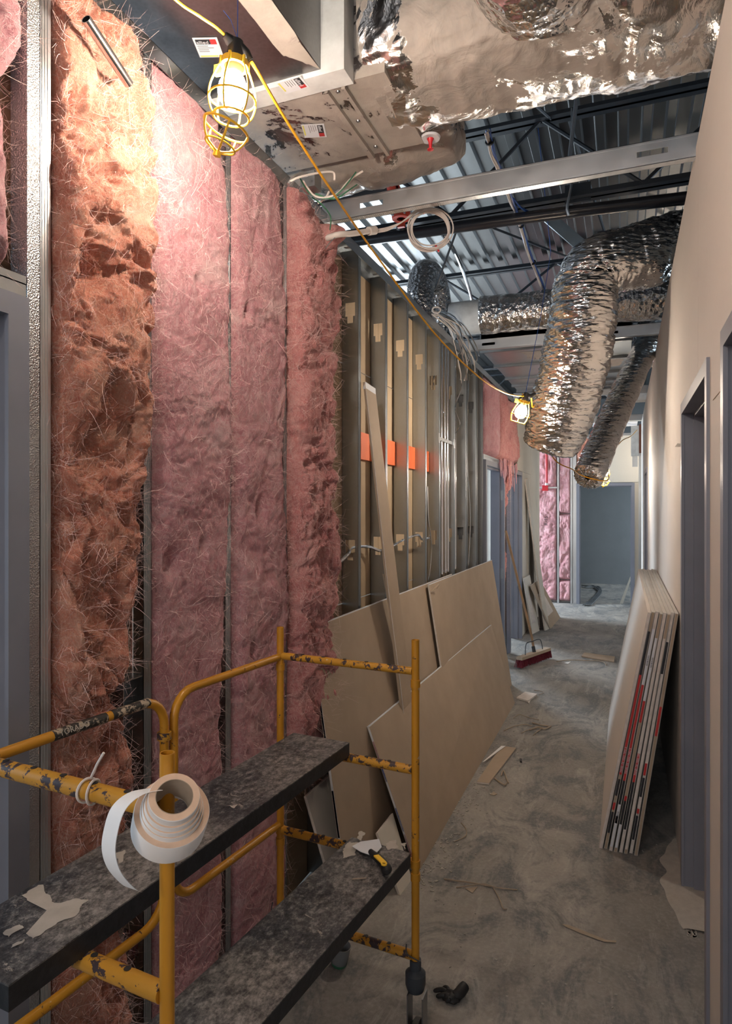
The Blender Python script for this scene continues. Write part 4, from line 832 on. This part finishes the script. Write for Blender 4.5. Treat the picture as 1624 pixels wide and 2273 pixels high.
# worn lettering on the near side frame
p0, p1 = at(150, 1642, D=1.48), at(232, 1608, D=1.56)
pa = Z3(SD.lerp(mdp, .32), 1.2); pb = Z3(SD.lerp(mdp, .60), 1.2); stk = part('worn_sticker', MB().tube([pa, pb], .0126, 16), 'black_pl', fr2, True)
part('worn_sticker', MB().tube([Z3(SD.lerp(mdp, .63), 1.2), Z3(SD.lerp(mdp, .86), 1.2)], .0126, 16), worn('worn_black_sticker', (.03, .028, .025), (.42, .34, .25), .50, 60).name and 'black_pl', fr2, True)
M['worn_sticker'] = bpy.data.materials['worn_black_sticker']
for o in bpy.data.objects:
    if o.name.startswith('worn_sticker'): o.data.materials[0] = M['worn_sticker']
dn = (pb - pa).normalized(); vw = (Vector((0, 0, H)) - pa); nn = (vw - dn * vw.dot(dn)).normalized(); upt = nn.cross(dn)
txt(fr2, 'TORADO', pa + dn * .012 + nn * .0128 - upt * .006, dn, upt, .019, 'plaster')
# wire tie on the near rung
tw = thing('tie_wire', 'pale tie wire wound around the near top rung', 'wire', at(236, 1765, D=1.15)); cr = Z3(SC_.lerp(SD, .36), 1.203); dr = (SD - SC_).normalized()
pts = [cr + dr * (.012 * math.sin(a * .5)) + Vector((0, 1, 0)) * math.cos(a) * .021 + Vector((0, 0, 1)) * math.sin(a) * .021 for a in np.linspace(0, 4 * math.pi + 1.2, 46)]
part('wire', MB().tube(pts + [pts[-1] + Vector((.015, .0, .028)), pts[-1] + Vector((.03, .0, .05))], .0024, 6), 'white_pl', tw, True)
# planks
def plank_(label, fr, fl, nr, z, th, L_ext=1.0):
    fr, fl, nr = Vector(fr), Vector(fl), Vector(nr); d = (nr - fr).normalized(); wv = fl - fr; wv = wv - d * wv.dot(d); nr = fr + d * L_ext
    q = [fr, nr, nr + wv, fr + wv]
    r = thing('plank', label, 'plank', (fr + nr + wv) / 2 - Vector((0, 0, th)))
    dn_ = Vector((0, 0, -th)); e = .002
    part('deck_board', MB().slab([q[0], q[3], q[2], q[1]], Vector((0, 0, -.003))), 'plank', r)
    part('edge', MB().slab([p + Vector((0, 0, -.003)) for p in (q[0], q[3], q[2], q[1])], Vector((0, 0, -th + .003))), 'plank_edge', r)
    return r, q, d, wv
up1, q1, d1, w1 = plank_('upper black scaffold plank smeared with pale plaster', at(775, 1648, Z=.952), at(652, 1626, Z=.952), at(64, 2155, Z=.952), .952, .044, 1.20)
up2, q2, d2, w2 = plank_('lower black scaffold plank holding the putty knife', at(911, 1893, Z=.658), at(797, 1843, Z=.658), at(634, 2210, Z=.658), .658, .043, 1.06)
def splat(parent, pxs, Z, mat='plaster', n=40, amp=.12, seed=1, t_=.0012, name='plaster_smear'):
    q = [at(a, b, Z=Z) for a, b in pxs]; c = sum(q, Vector()) / len(q); ring = []; m = len(q); g = random.Random(seed)
    for i in range(m):
        for k in range(14):
            p = q[i].lerp(q[(i + 1) % m], k / 14); p = p + Vector((mn.noise(p * 25), mn.noise(p * 25 + Vector((9, 0, 0))), 0)) * .012 + Vector((mn.noise(p * 90), mn.noise(p * 90 + Vector((9, 0, 0))), 0)) * .006; v = g.uniform(-.3, .3) * amp * .3; ring.append(c + (p - c) * (1 + v))
    N = Vector((0, 0, t_)); M_ = MB(); M_.add([p + N * .6 for p in ring] + [c + N], [(i, (i + 1) % len(ring), len(ring)) for i in range(len(ring))]); return part(name, M_, mat, parent)
splat(up1, [(45, 1990), (80, 1965), (125, 2002), (200, 2000), (150, 2040), (110, 2060), (75, 2085), (62, 2075), (112, 2020), (75, 1998)], .9522, seed=2, amp=.06)
splat(up1, [(12, 2070), (45, 2055), (52, 2062), (25, 2078)], .9522, seed=3); splat(up1, [(28, 2100), (60, 2085), (58, 2093), (32, 2106)], .9522, seed=4)
splat(up1, [(248, 1900), (275, 1888), (270, 1912), (255, 1918)], .9522, seed=5); splat(up1, [(500, 1790), (530, 1786), (520, 1793)], .9522, seed=6)
splat(up2, [(858, 1872), (880, 1866), (884, 1882), (862, 1892)], .6582, seed=20); splat(up2, [(792, 1846), (812, 1850), (800, 1866), (790, 1862)], .6582, seed=21); splat(up2, [(770, 1870), (795, 1868), (785, 1898), (757, 1905)], .6582, seed=22, amp=.25); splat(up2, [(893, 1874), (902, 1870), (898, 1890)], .6582, seed=23)
# tape
t = thing('tape_roll', 'telescoped roll of white paper joint tape hung on the scaffold post', 'tape', at(370, 1800, D=1.1))
ax = Vector((.50, -.43, .80)).normalized(); c0 = at(387, 1768, D=1.05)
part('inner_windings', MB().lathe([(.029, -.052), (.0405, -.052), (.0405, -.001), (.0395, 0), (.030, 0), (.029, -.001)], c0, ax, 56, True), 'tape', t, True)
part('roll_side', MB().lathe([(.0295, .0003), (.0398, .0003)], c0, ax, 56), 'tape_side', t)
part('core', MB().lathe([(.0285, .0006), (.0295, .0006), (.0295, -.05), (.0285, -.05)], c0, ax, 48, True), 'kraft', t, True)
for k, (r0, r1, h) in enumerate(((.0405, .044, -.016), (.044, .0475, -.022), (.0475, .0505, -.027), (.0505, .061, -.033))):
    part('winding', MB().lathe([(r0, h - .05), (r1, h - .05), (r1, h - .002), (r1 - .0008, h), (r0, h)], c0 + Vector((-.002, .003, -.004)) * k, ax, 56, True), 'tape', t, True)
    part('winding_edge', MB().lathe([(r0, h + .0003), (r1 - .001, h + .0003)], c0 + Vector((-.002, .003, -.004)) * k, ax, 56), 'tape_side', t)
sp = smooth_path([at(a, b, D=d) for a, b, d in ((345, 1752, 1.06), (300, 1762, 1.05), (262, 1795, 1.03), (244, 1850, 1.02), (241, 1895, 1.02), (255, 1935, 1.03), (285, 1968, 1.05), (302, 1976, 1.06))], 6)
wv = Vector((CT, ST, 0)) * .012 + Vector((0, 0, .005)) + Vector((.622, -.783, 0)) * .016; V = []
for p in sp: V += [p - wv, p + wv]
mb = MB().add(V, [(2 * i, 2 * i + 1, 2 * i + 3, 2 * i + 2) for i in range(len(sp) - 1)]); mb.add([Vector(v) + Vector((.0006, .0006, 0)) for v in V], [(2 * i, 2 * i + 2, 2 * i + 3, 2 * i + 1) for i in range(len(sp) - 1)])
part('loose_strip', mb, 'tape', t, True)
# putty knife
t = thing('putty_knife', 'putty knife with white-crusted blade and black-yellow handle', 'putty knife', at(820, 1890, Z=.66)); ZK = .664
bl = [at(a, b, Z=ZK + .004) for a, b in ((781, 1878), (800, 1868), (841, 1862), (847, 1880), (836, 1892), (820, 1897), (800, 1890))]
mb = MB(); mb.add(bl + [p - Vector((0, 0, .0015)) for p in bl], [tuple(range(7)), tuple(range(13, 6, -1))] + [(i, i + 7, (i + 1) % 7 + 7, (i + 1) % 7) for i in range(7)]); part('blade', mb, 'lab_white', t)
hp_ = [at(a, b, Z=ZK + .012) for a, b in ((822, 1890), (830, 1898), (840, 1906), (851, 1918), (857, 1928), (859, 1936))]; part('handle', MB().tube(smooth_path(hp_, 4), list(np.interp(np.linspace(0, 1, 21), [0, .3, .6, .85, 1], [.008, .012, .015, .016, .006])), 14), 'black_pl', t, True)
part('yellow_inlay', MB().obox(at(843, 1907, Z=ZK + .0275), (hp_[3] - hp_[1]) * .40, Vector((.0, .005, 0)) + Vector((.006, 0, 0)), (0, 0, .002)), 'yel_pl', t); part('hang_ring', MB().lathe([(.005, 0), (.009, 0), (.009, .004), (.005, .004)], at(852, 1919, Z=ZK + .026), (0, 0, 1), 18, True), 'yel_pl', t, True)
single('paper_sliver', MB().obox(at(797, 1950, Z=.661), at(812, 1949, Z=.661) - at(797, 1950, Z=.661), (.001, .003, 0), (0, 0, .001)), 'kraft', 'tiny pinkish sliver of paper lying on the lower plank', 'scrap')

# ================================================================ DRYWALL SHEETS
def sheet(label, quad, mat='paper', th=.0127, tape=None, group=None, jag=0, n=1, edge=False):
    "quad: front-face corners bottom-near, bottom-far, top-far, top-near"
    q = [Vector(p) for p in quad]; nrm = (q[1] - q[0]).cross(q[3] - q[0]).normalized()
    if nrm.x < 0 and q[0].x < -.3: nrm = -nrm
    r = thing('drywall_sheet', label, 'drywall', (q[0] + q[1]) / 2, group)
    part('board', MB().slab(q, -nrm * th, jag, n), mat, r)
    ins = .0; cen = sum(q, Vector()) / 4
    part('gypsum_core', MB().slab([q[0] - nrm * .001 + (q[0] - cen).normalized() * .0008, q[1] - nrm * .001, q[2] - nrm * .001 + (q[2] - q[1]).normalized() * .003, q[3] - nrm * .001 + (q[3] - q[0]).normalized() * .003 + (q[3] - q[2]).normalized() * .001], -nrm * (th - .002)), 'gypsum', r) if not jag else None
    if edge: part('paper_edge', MB().slab([q[3], q[2], q[2] + (q[2] - q[1]).normalized() * .004, q[3] + (q[3] - q[0]).normalized() * .004], -nrm * th), 'lab_white', r)
    if tape:
        e = (q[3] - q[0]); out = (q[0] - q[1]).normalized()
        for a, b, m in tape:
            part('edge_tape', MB().slab([q[0] + e * a - nrm * (th * .2) + out * .001, q[0] + e * b - nrm * (th * .2) + out * .001, q[0] + e * b - nrm * th * .8 + out * .001, q[0] + e * a - nrm * th * .8 + out * .001], out * .001), m, r)
    return r
tp = [(.02, .98, 'lab_white'), (.10, .26, 'lab_red'), (.28, .44, 'lab_blue'), (.62, .74, 'lab_blue'), (.76, .9, 'lab_red')]
sheet('wide brown drywall sheet leaning at the end of the wool-filled wall', [(-1.05, 2.5, 0), (-1.05, 4.94, 0), (-1.238, 4.94, 1.203), (-1.238, 2.5, 1.203)], tape=tp, edge=True)
sheet('tall brown drywall sheet leaning against the studs up to the far door frame', [(-1.015, 4.2, 0), (-1.015, 6.42, 0), (-1.207, 6.42, 1.203), (-1.207, 4.2, 1.203)], tape=None, edge=True)
sheet('low brown drywall sheet leaning in front of the others', [(-.90, 2.95, 0), (-.895, 5.83, 0), (-1.102, 5.83, .672), (-1.14, 2.93, .662)], tape=tp, edge=True)
r = thing('drywall_strip', 'long narrow brown drywall strip propped against a stud', 'drywall', (-1.1, 3.5, 0))
part('board', MB().slab([(-1.07, 3.44, 0), (-1.07, 3.62, 0), (-1.250, 3.30, 2.36), (-1.250, 3.155, 2.37)], (-.013, -.004, 0)), 'paper', r)
part('white_tip', MB().slab([(-1.2475, 3.155, 2.335), (-1.2475, 3.30, 2.325), (-1.2485, 3.30, 2.361), (-1.2485, 3.155, 2.371)], (-.015, -.001, 0)), 'lab_white', r)
part('torn_edge', MB().tube(smooth_path([(-1.068, 3.43, .02), (-1.12, 3.36, .7), (-1.17, 3.28, 1.3), (-1.25, 3.152, 2.36)], 10), .0022, 5), 'gypsum', r)
r = thing('drywall_strip', 'short torn drywall piece wedged beside the long strip', 'drywall', (-1.15, 3.7, .9))
part('board', MB().slab([at(878, 1418, X=-1.16), at(884, 1400, X=-1.16), at(868, 1290, X=-1.19), at(852, 1274, X=-1.195), at(858, 1330, X=-1.18)][:4], (-.01, 0, 0), .004, 6), 'kraft', r)
part('torn_corner', MB().tube(smooth_path([at(958, 1312, X=-1.19), at(968, 1303, X=-1.17), at(974, 1297, X=-1.15), at(970, 1308, X=-1.17)], 4), .008, 5), 'gypsum', r) if False else None
single('torn_paper', MB().tube(smooth_path([at(955, 1315, X=-1.2), at(965, 1306, X=-1.18), at(973, 1298, X=-1.165), at(968, 1306, X=-1.18)], 4), .007, 5), 'kraft', 'curled torn paper corner on the tall leaning sheet', 'scrap', True)
sheet('grey drywall offcut standing in the dark gap under the bulging wool', [at(742, 1985, X=-1.13), at(742, 1985, X=-1.13) + Vector((0, .45, 0)), at(680, 1769, X=-1.235) + Vector((0, .45, 0)), at(680, 1769, X=-1.235)], 'paper_grey')
sheet('pale drywall offcut tilted under the low front sheet', [at(888, 1987, Z=.0), at(914, 1952, Z=.0), at(872, 1806, D=3.12), at(838, 1850, D=2.98)], 'wallboard_far', .012)
sheet('brown drywall offcut lying against the foot of the low front sheet', [at(1058, 1735, Z=.014), at(1085, 1738, Z=.014), at(1145, 1660, Z=.016), at(1112, 1655, Z=.016)], 'paper', .012)
single('drywall_scrap', MB().slab([at(1112, 1656, Z=.02), at(1122, 1656, Z=.02), at(1075, 1690, Z=.02), at(1070, 1692, Z=.02)], (0, 0, .001)), 'tape', 'thin white paper strip on the brown floor offcut', 'scrap')
# stack on the right
NS = 8
tapes = {0: [(.05, .5, 'gypsum')], 1: [(.07, .16, 'lab_black'), (.17, .20, 'lab_red'), (.23, .30, 'lab_black'), (.32, .74, 'lab_red'), (.74, .92, 'lab_black')], 2: [(.02, .20, 'lab_white'), (.12, .15, 'lab_red'), (.20, .30, 'lab_black'), (.30, .70, 'lab_red'), (.70, .93, 'lab_white')],
         3: [(.02, .12, 'lab_white'), (.12, .22, 'lab_black'), (.22, .24, 'lab_red'), (.55, .64, 'lab_red'), (.64, .9, 'lab_white')], 4: [(.1, .3, 'lab_black'), (.3, .42, 'lab_red'), (.42, .9, 'gypsum')], 5: [(.02, .9, 'gypsum')], 6: [(.06, .16, 'lab_black'), (.17, .19, 'lab_red'), (.24, .32, 'lab_black'), (.33, .38, 'lab_red'), (.38, .7, 'gypsum'), (.75, .88, 'lab_black')], 7: [(.5, .62, 'lab_red')]}
names = ['cream drywall sheet at the front of the leaning stack', 'second drywall sheet from the front of the leaning stack', 'third drywall sheet from the front, its end tape lettered in white on red', 'fourth drywall sheet from the front of the leaning stack', 'fifth drywall sheet of the stack, fourth from the wall', 'sixth drywall sheet of the stack, third from the wall', 'next to last drywall sheet of the stack before the wall', 'last drywall sheet of the stack, resting against the wall']
for k in range(NS):
    jit = random.uniform(-.012, .012); xb = -.118 + k * .0225 + (k // 2) * .002; xt = .108 + k * .0172; y0 = 3.50 + jit; y1 = 5.95 + jit; z1 = 1.205 + random.uniform(-.004, .006); th = .0155
    u_ = Vector((xt - xb, 0, z1)).normalized(); nr_ = Vector((u_.z, 0, -u_.x)); b0, b1 = Vector((xb, y0, 0)), Vector((xb, y1, 0)); L_ = Vector((xt - xb, 0, z1))
    r = thing('drywall_sheet', names[k], 'drywall', (xb, (y0 + y1) / 2, 0), 'drywall sheets stacked on edge against the smooth wall')
    part('board', MB().slab([b0, b1, b1 + L_, b0 + L_], nr_ * th), 'wallboard' if k == 0 else 'paper_grey', r)
    part('gypsum_edge', MB().slab([b0 + nr_ * .002 + Vector((0, -.001, .004)), b0 + nr_ * (th - .002) + Vector((0, -.001, .004)), b0 + L_ * .998 + nr_ * (th - .002) + Vector((0, -.001, 0)), b0 + L_ * .998 + nr_ * .002 + Vector((0, -.001, 0))], (0, -.001, 0), .0004, 14), 'gypsum' if k % 2 == 0 else 'paper', r)
    for a, b, m in tapes[k]:
        part('end_tape', MB().slab([b0 + L_ * a + nr_ * .001 + Vector((0, -.003, 0)), b0 + L_ * a + nr_ * (th - .004) + Vector((0, -.003, 0)), b0 + L_ * b + nr_ * (th - .004) + Vector((0, -.003, 0)), b0 + L_ * b + nr_ * .001 + Vector((0, -.003, 0))], (0, -.001, 0), .0008, 10), m, r)
    if k in (1, 2, 4): txt(r, 'PANEL DE YESO TIPO X', b0 + L_ * .33 + nr_ * (th - .0045) + Vector((0, -.0045, 0)), u_, -nr_, .0125, 'lab_white')
    if k in (2, 3, 6):
        for z_ in (.13, .78):
            mb = MB()
            for i in range(12): mb.slab([b0 + L_ * (z_ + i * .0035) + nr_ * .003 + Vector((0, -.0042, 0)), b0 + L_ * (z_ + i * .0035) + nr_ * (th - .005) + Vector((0, -.0042, 0)), b0 + L_ * (z_ + i * .0035 + random.choice([.001, .002])) + nr_ * (th - .005) + Vector((0, -.0042, 0)), b0 + L_ * (z_ + i * .0035 + .001) + nr_ * .003 + Vector((0, -.0042, 0))], (0, -.0004, 0))
            part('bar_code', mb, 'lab_black', r, kind='stuff')
# far leaning boards
sheet('tall thin pale board leaning by the far wall end', [at(1210, 1400, Z=0), at(1219, 1396, Z=0), at(1172, 1062, X=-1.245), at(1166, 1064, X=-1.245)], 'wallboard_far', .02)
sheet('tall cream board leaning flat against the far plain wall', [(-1.12, 9.6, 0), (-1.12, 10.2, 0), (-1.245, 10.05, 1.9), (-1.245, 9.45, 1.9)], 'wallboard_far')
sheet('short white board leaning beside the second far door frame', [at(1181, 1408, Z=0), at(1197, 1400, Z=0), at(1176, 1277, X=-1.2), at(1163, 1285, X=-1.2)], 'wallboard_far', .02)
sheet('tilted brown drywall offcut standing by the corridor corner', [at(1221, 1396, Z=0), at(1243, 1371, Z=0), at(1198, 1286, X=-1.16), at(1177, 1300, X=-1.16)], 'paper')
sheet('small board leaning against the end door frame', [at(1375, 1340, Z=0), at(1382, 1340, Z=0), at(1402, 1280, Z=.45), at(1398, 1280, Z=.45)], 'wallboard_far')
# broom
t = thing('push_broom', 'push broom with wooden handle and maroon bristles', 'broom', at(1186, 1470, Z=0))
ha, hb = at(1152, 1462, Z=.11), at(1216, 1440, Z=.11); dh = (hb - ha); cn = (ha + hb) / 2
part('handle', MB().tube([cn + Vector((0, 0, .02)), at(1180, 1415, D=7.25), at(1122, 1178, X=-1.215)], .0135, 12), 'wood', t, True)
part('socket', MB().tube([cn + Vector((0, 0, .015)), cn.lerp(at(1180, 1415, D=7.25), .45)], .019, 12), 'black_pl', t, True)
part('head_block', MB().obox(cn, dh / 2, Vector((-dh.y, dh.x, 0)).normalized() * .035, (0, 0, .016)), 'paper', t)
for s in (-1, 1): part('brace', MB().tube(smooth_path([cn + dh * .30 * s + Vector((0, 0, .01)), cn + dh * .24 * s + Vector((-.01, 0, .13)), at(1180, 1424, D=7.2)], 5), .005, 6), 'black_steel', t, True)
mb = MB(); g = random.Random(8); side = Vector((-dh.y, dh.x, 0)).normalized()
for k in range(420):
    p = cn + dh * g.uniform(-.5, .5) + side * g.uniform(-.035, .035) - Vector((0, 0, .014)); e_ = p + Vector((g.uniform(-.012, .012), g.uniform(-.012, .012), -.080)) + (p - cn) * .06; e_.z = max(e_.z, .003)
    mb.tube([p, e_], [.0032, .0045], 4, False)
part('bristles', mb, 'maroon', t, kind='stuff')

# ================================================================ FLOOR SCRAPS
def scrap(label, px, mat='kraft', th=.004, z=.004, cat='scrap', jag=.006, name='drywall_scrap'):
    q = [at(a, b, Z=z) for a, b in px]; m = MB(); n = len(q); m.add([p for p in q] + [p - Vector((0, 0, min(th, z - .0005))) for p in q], [tuple(range(n)), tuple(range(2 * n - 1, n - 1, -1))] + [(i, i + n, (i + 1) % n + n, (i + 1) % n) for i in range(n)]); return single(name, m, mat, label, cat)
def sliver(label, px, r_=.003, mat='kraft', lift=.006):
    pts = [at(a, b, Z=r_ + (lift if 0 < i < len(px) - 1 else 0)) for i, (a, b) in enumerate(px)]; return single('paper_sliver', MB().tube(smooth_path(pts, 4), r_, 5), mat, label, 'scrap')
scrap('squarish drywall scrap past the corner of the low sheet', [(1146, 1548), (1172, 1555), (1192, 1540), (1165, 1535)], 'gypsum', .014, .016)
scrap('broken gypsum sliver beside the squarish scrap', [(1170, 1557), (1174, 1562), (1180, 1546), (1176, 1544)], 'gypsum', .006, .008)
sliver('bent paper strip trailing off the squarish scrap', [(1185, 1532), (1200, 1534), (1206, 1538), (1195, 1542)])
sliver('forked paper sliver near the low sheet edge', [(1118, 1622), (1140, 1612), (1165, 1608), (1180, 1612)], .004)
sliver('curved dark paper sliver near the low sheet far end', [(1140, 1594), (1152, 1586), (1172, 1592), (1196, 1598)], .003)
sliver('rolled brown paper strip, topmost in the scrap cluster', [(1181, 1604), (1200, 1609), (1216, 1611)], .006); sliver('thick curled paper in the middle of the scrap cluster', [(1175, 1620), (1195, 1614), (1208, 1618), (1222, 1612)], .007)
sliver('paper sliver reaching down from the scrap cluster', [(1183, 1632), (1192, 1624), (1202, 1618)], .004); sliver('thin paper sliver reaching toward the low sheet from the cluster', [(1157, 1627), (1172, 1620), (1190, 1618)], .003)
sliver('crumpled paper curl below the floor offcut', [(1098, 1728), (1112, 1738), (1120, 1742), (1124, 1738)], .005); sliver('upright paper curl below the floor offcut', [(1112, 1722), (1117, 1710), (1124, 1728), (1128, 1738)], .005)
scrap('small brown paper bit on the dusty floor', [(1088, 1763), (1096, 1765), (1103, 1762), (1095, 1757)], 'kraft', .003, .004); scrap('tiny dark chip in the middle of the floor', [(1153, 1683), (1158, 1684), (1158, 1690), (1154, 1689)], 'black_pl', .01, .012)
sliver('long thin sliver lying across the corridor floor', [(985, 1951), (1020, 1956), (1050, 1960), (1090, 1968)], .0035); sliver('second thin sliver crossing the first', [(1012, 1970), (1040, 1966), (1075, 1962), (1100, 1970), (1148, 1975)], .0025)
sliver('short bent sliver ending in a knot', [(1092, 1966), (1108, 1995), (1116, 2016), (1124, 2018)], .0025); scrap('triangular torn paper on the floor', [(1032, 1972), (1060, 1968), (1048, 1982)], 'kraft', .001, .003)
sliver('curved paper sliver near the foot of the low sheet', [(1023, 1826), (1034, 1840), (1032, 1856), (1008, 1868)], .0025)
scrap('long narrow paper strip on the near floor', [(1247, 2051), (1262, 2053), (1300, 2068), (1345, 2086), (1368, 2088), (1366, 2092), (1340, 2090), (1290, 2072), (1256, 2057)], 'kraft', .001, .004)
scrap('flat brown board scrap by the drywall stack', [(1296, 1448), (1364, 1457), (1362, 1468), (1290, 1456)], 'paper', .012, .014, jag=0)
sliver('twisted brown paper line beside the flat board scrap', [(1235, 1468), (1262, 1465), (1300, 1466), (1335, 1468), (1345, 1476)], .006); scrap('white paper chip near the broom', [(1252, 1471), (1266, 1469), (1260, 1473)], 'tape', .001, .004)
single('trim_strip', MB().tube([at(1134, 1450, Z=.01), at(1160, 1456, Z=.01)], .012, 6), 'seal_white', 'pale trim strip on the floor inside the second far doorway', 'trim')
mb = MB(); g = random.Random(21)
def chip(px, py, s):
    c = at(px, py, Z=.002); a = g.uniform(0, 6.28); mb.obox(c, (math.cos(a) * s, math.sin(a) * s, 0), (-math.sin(a) * s * g.uniform(.15, .6), math.cos(a) * s * .4, 0), (0, 0, .0018))
for _ in range(260): f = g.random(); chip(905 + f * 235 + g.gauss(18, 22), 1960 - f * 395 + g.gauss(12, 18), g.uniform(.002, .009))
for _ in range(160): chip(g.uniform(960, 1500), g.uniform(1480, 2240), g.uniform(.0015, .005))
o = part('floor_crumbs', mb, 'dust_mat', None, kind='stuff'); props(o, 'scattered gypsum crumbs and paper bits on the concrete floor', 'debris')
mb = MB(); g = random.Random(22)      # sawn dust ridge along the right wall
for _ in range(300): c = (XR - abs(g.gauss(0, .018)) + .02, g.uniform(2.9, 3.6), .0); s = g.uniform(.002, .006); mb.obox(c, (s, 0, 0), (0, s, 0), (0, 0, .0022))
ring = []; 
for i in range(40):
    y = 2.95 + i * .02; f_ = max(0, 1 - ((y - 3.33) / .42) ** 2); wd = .012 + f_ * (.075 + .04 * mn.noise(Vector((y * 9, 0, 0)))); ring.append((y, wd))
V = []; 
for y, wd in ring: V += [(XR - wd, y, .0006), (XR - wd * .4, y, .007 + .003 * mn.noise(Vector((y * 9, 3, 0)))), (XR + .09, y, .010)]
mb.add(V, [(3 * i + j, 3 * i + 3 + j, 3 * i + 4 + j, 3 * i + 1 + j) for i in range(39) for j in (0, 1)])
o = part('gypsum_dust_ridge', mb, 'dust_mat', None, True, kind='stuff'); props(o, 'pale dust ridge along the foot of the smooth wall', 'dust')
# black glove
t = thing('work_glove', 'crumpled black glove on the floor near the scaffold wheel', 'glove', at(995, 2210, Z=0))
def blob(mb, c, rx, ry, rz, seed, n=14):
    V = []; c = Vector(c)
    for i in range(n + 1):
        for j in range(n * 2):
            th_, ph_ = math.pi * i / n, math.pi * j / n; d = Vector((math.sin(th_) * math.cos(ph_), math.sin(th_) * math.sin(ph_), math.cos(th_))); k = 1 + .35 * mn.noise(d * 2.2 + Vector((seed, 0, 0))) + .12 * mn.noise(d * 6 + Vector((seed, 5, 0))); p = c + Vector((d.x * rx, d.y * ry, d.z * rz)) * k; p.z = max(p.z, .001); V.append(p)
    m = n * 2; mb.add(V, [(i * m + j, i * m + (j + 1) % m, (i + 1) * m + (j + 1) % m, (i + 1) * m + j) for i in range(n) for j in range(m)]); return mb
g0 = at(1000, 2212, Z=.015)
part('palm', blob(MB(), g0, .030, .024, .018, 2), 'black_pl', t, 'all')
part('cuff', MB().tube(smooth_path([g0 + Vector((.01, 0, .005)), at(1018, 2205, Z=.022), at(1032, 2188, Z=.03)], 4), [.014, .015, .016, .018, .018, .019, .019, .018, .017], 12), 'black_pl', t, True)
for k, (a, b) in enumerate(((962, 2200), (968, 2212), (982, 2196), (990, 2222))): part('finger', MB().tube(smooth_path([g0, at((a + 1000) / 2, b - 3, Z=.02), at(a, b, Z=.010)], 4), [.010, .010, .010, .009, .009, .008, .008, .007, .004], 10), 'black_pl', t, True)
t = thing('plastic_cup', 'crushed translucent plastic cup with teal base under the scaffold', 'cup', at(750, 2135, Z=0)); part('cup', MB().lathe([(.026, 0), (.03, .01), (.034, .05), (.036, .075), (.034, .075), (.03, .02), (0, .01)], at(752, 2140, Z=.001), (.15, 0, 1), 20), 'greywall', t, True); part('teal_band', MB().lathe([(.0285, .001), (.0315, .012)], at(752, 2140, Z=.001), (.15, 0, 1), 20), 'green', t, True)
# far wall fittings
t = thing('fire_alarm_box', 'red fire alarm box with red conduit above on the far wool wall', 'alarm box', (-1.34, 12.2, 2.1)); part('box', MB().box((-1.385, 12.2, 2.03), (-1.285, 12.27, 2.13)), 'red_bright', t); part('conduit', MB().tube([(-1.31, 12.235, 2.13), (-1.31, 12.235, 2.7), (-1.325, 12.235, 3.6)], .020, 12), 'red_bright', t, True); part('fitting', MB().tube([(-1.31, 12.235, 2.13), (-1.31, 12.235, 2.17)], .028, 12), 'galv_bright', t, True); part('bracket', MB().box((-1.52, 12.255, 2.075), (-1.13, 12.262, 2.10)), 'galv_bright', t)
txt(t, 'R-15', (-1.29, 12.225, 1.40), (0, 0, 1), (-1, 0, 0), .09, 'lab_black')
t = thing('wall_box', 'open panel box on the wall end above the far doorway', 'electrical panel', (.2, 11.5, 2.6)); part('shell', MB().box((.10, 11.35, 2.55), (.22, 11.37, 3.04)), 'seal_white', t); part('inner_panel', MB().box((.22, 11.34, 2.6), (.30, 11.38, 3.06)), 'brown', t); part('foot', MB().box((.12, 11.34, 2.38), (.20, 11.38, 2.56)), 'galv', t)
t = thing('cable_bundle', 'loose cable bundle lying on the floor of the end room', 'cable', at(1310, 1325, Z=0)); g = random.Random(3)
for k in range(12): part('cable', MB().tube(smooth_path([at(1300 + g.uniform(-8, 12), 1343, Z=.02), at(1322 + g.uniform(-6, 6), 1325, Z=.02), at(1331 + g.uniform(-4, 4), 1312, Z=.02), at(1322 + g.uniform(-10, 8), 1301 + g.uniform(-1, 4), Z=.02), at(1305 + g.uniform(-16, 4), 1300 + g.uniform(-1, 4), Z=.02)], 5), .012, 5), 'galv_dark', t, True)
# marks on the right wall
single('paper_flap', MB().slab([at(1497, 992, X=.24), at(1503, 984, X=.235), at(1516, 986, X=.247), at(1513, 989, X=.248)], (.001, 0, 0)), 'paper_grey', 'small torn paper flap on the smooth wall beside the door frame', 'scrap')
single('wall_crack', MB().tube([at(1582, 888, X=.2495), at(1592, 876, X=.2495), at(1600, 866, X=.2495), at(1608, 852, X=.2495)], .0016, 4), 'kraft', 'short diagonal crack in the wallboard between the two door frames', 'crack')
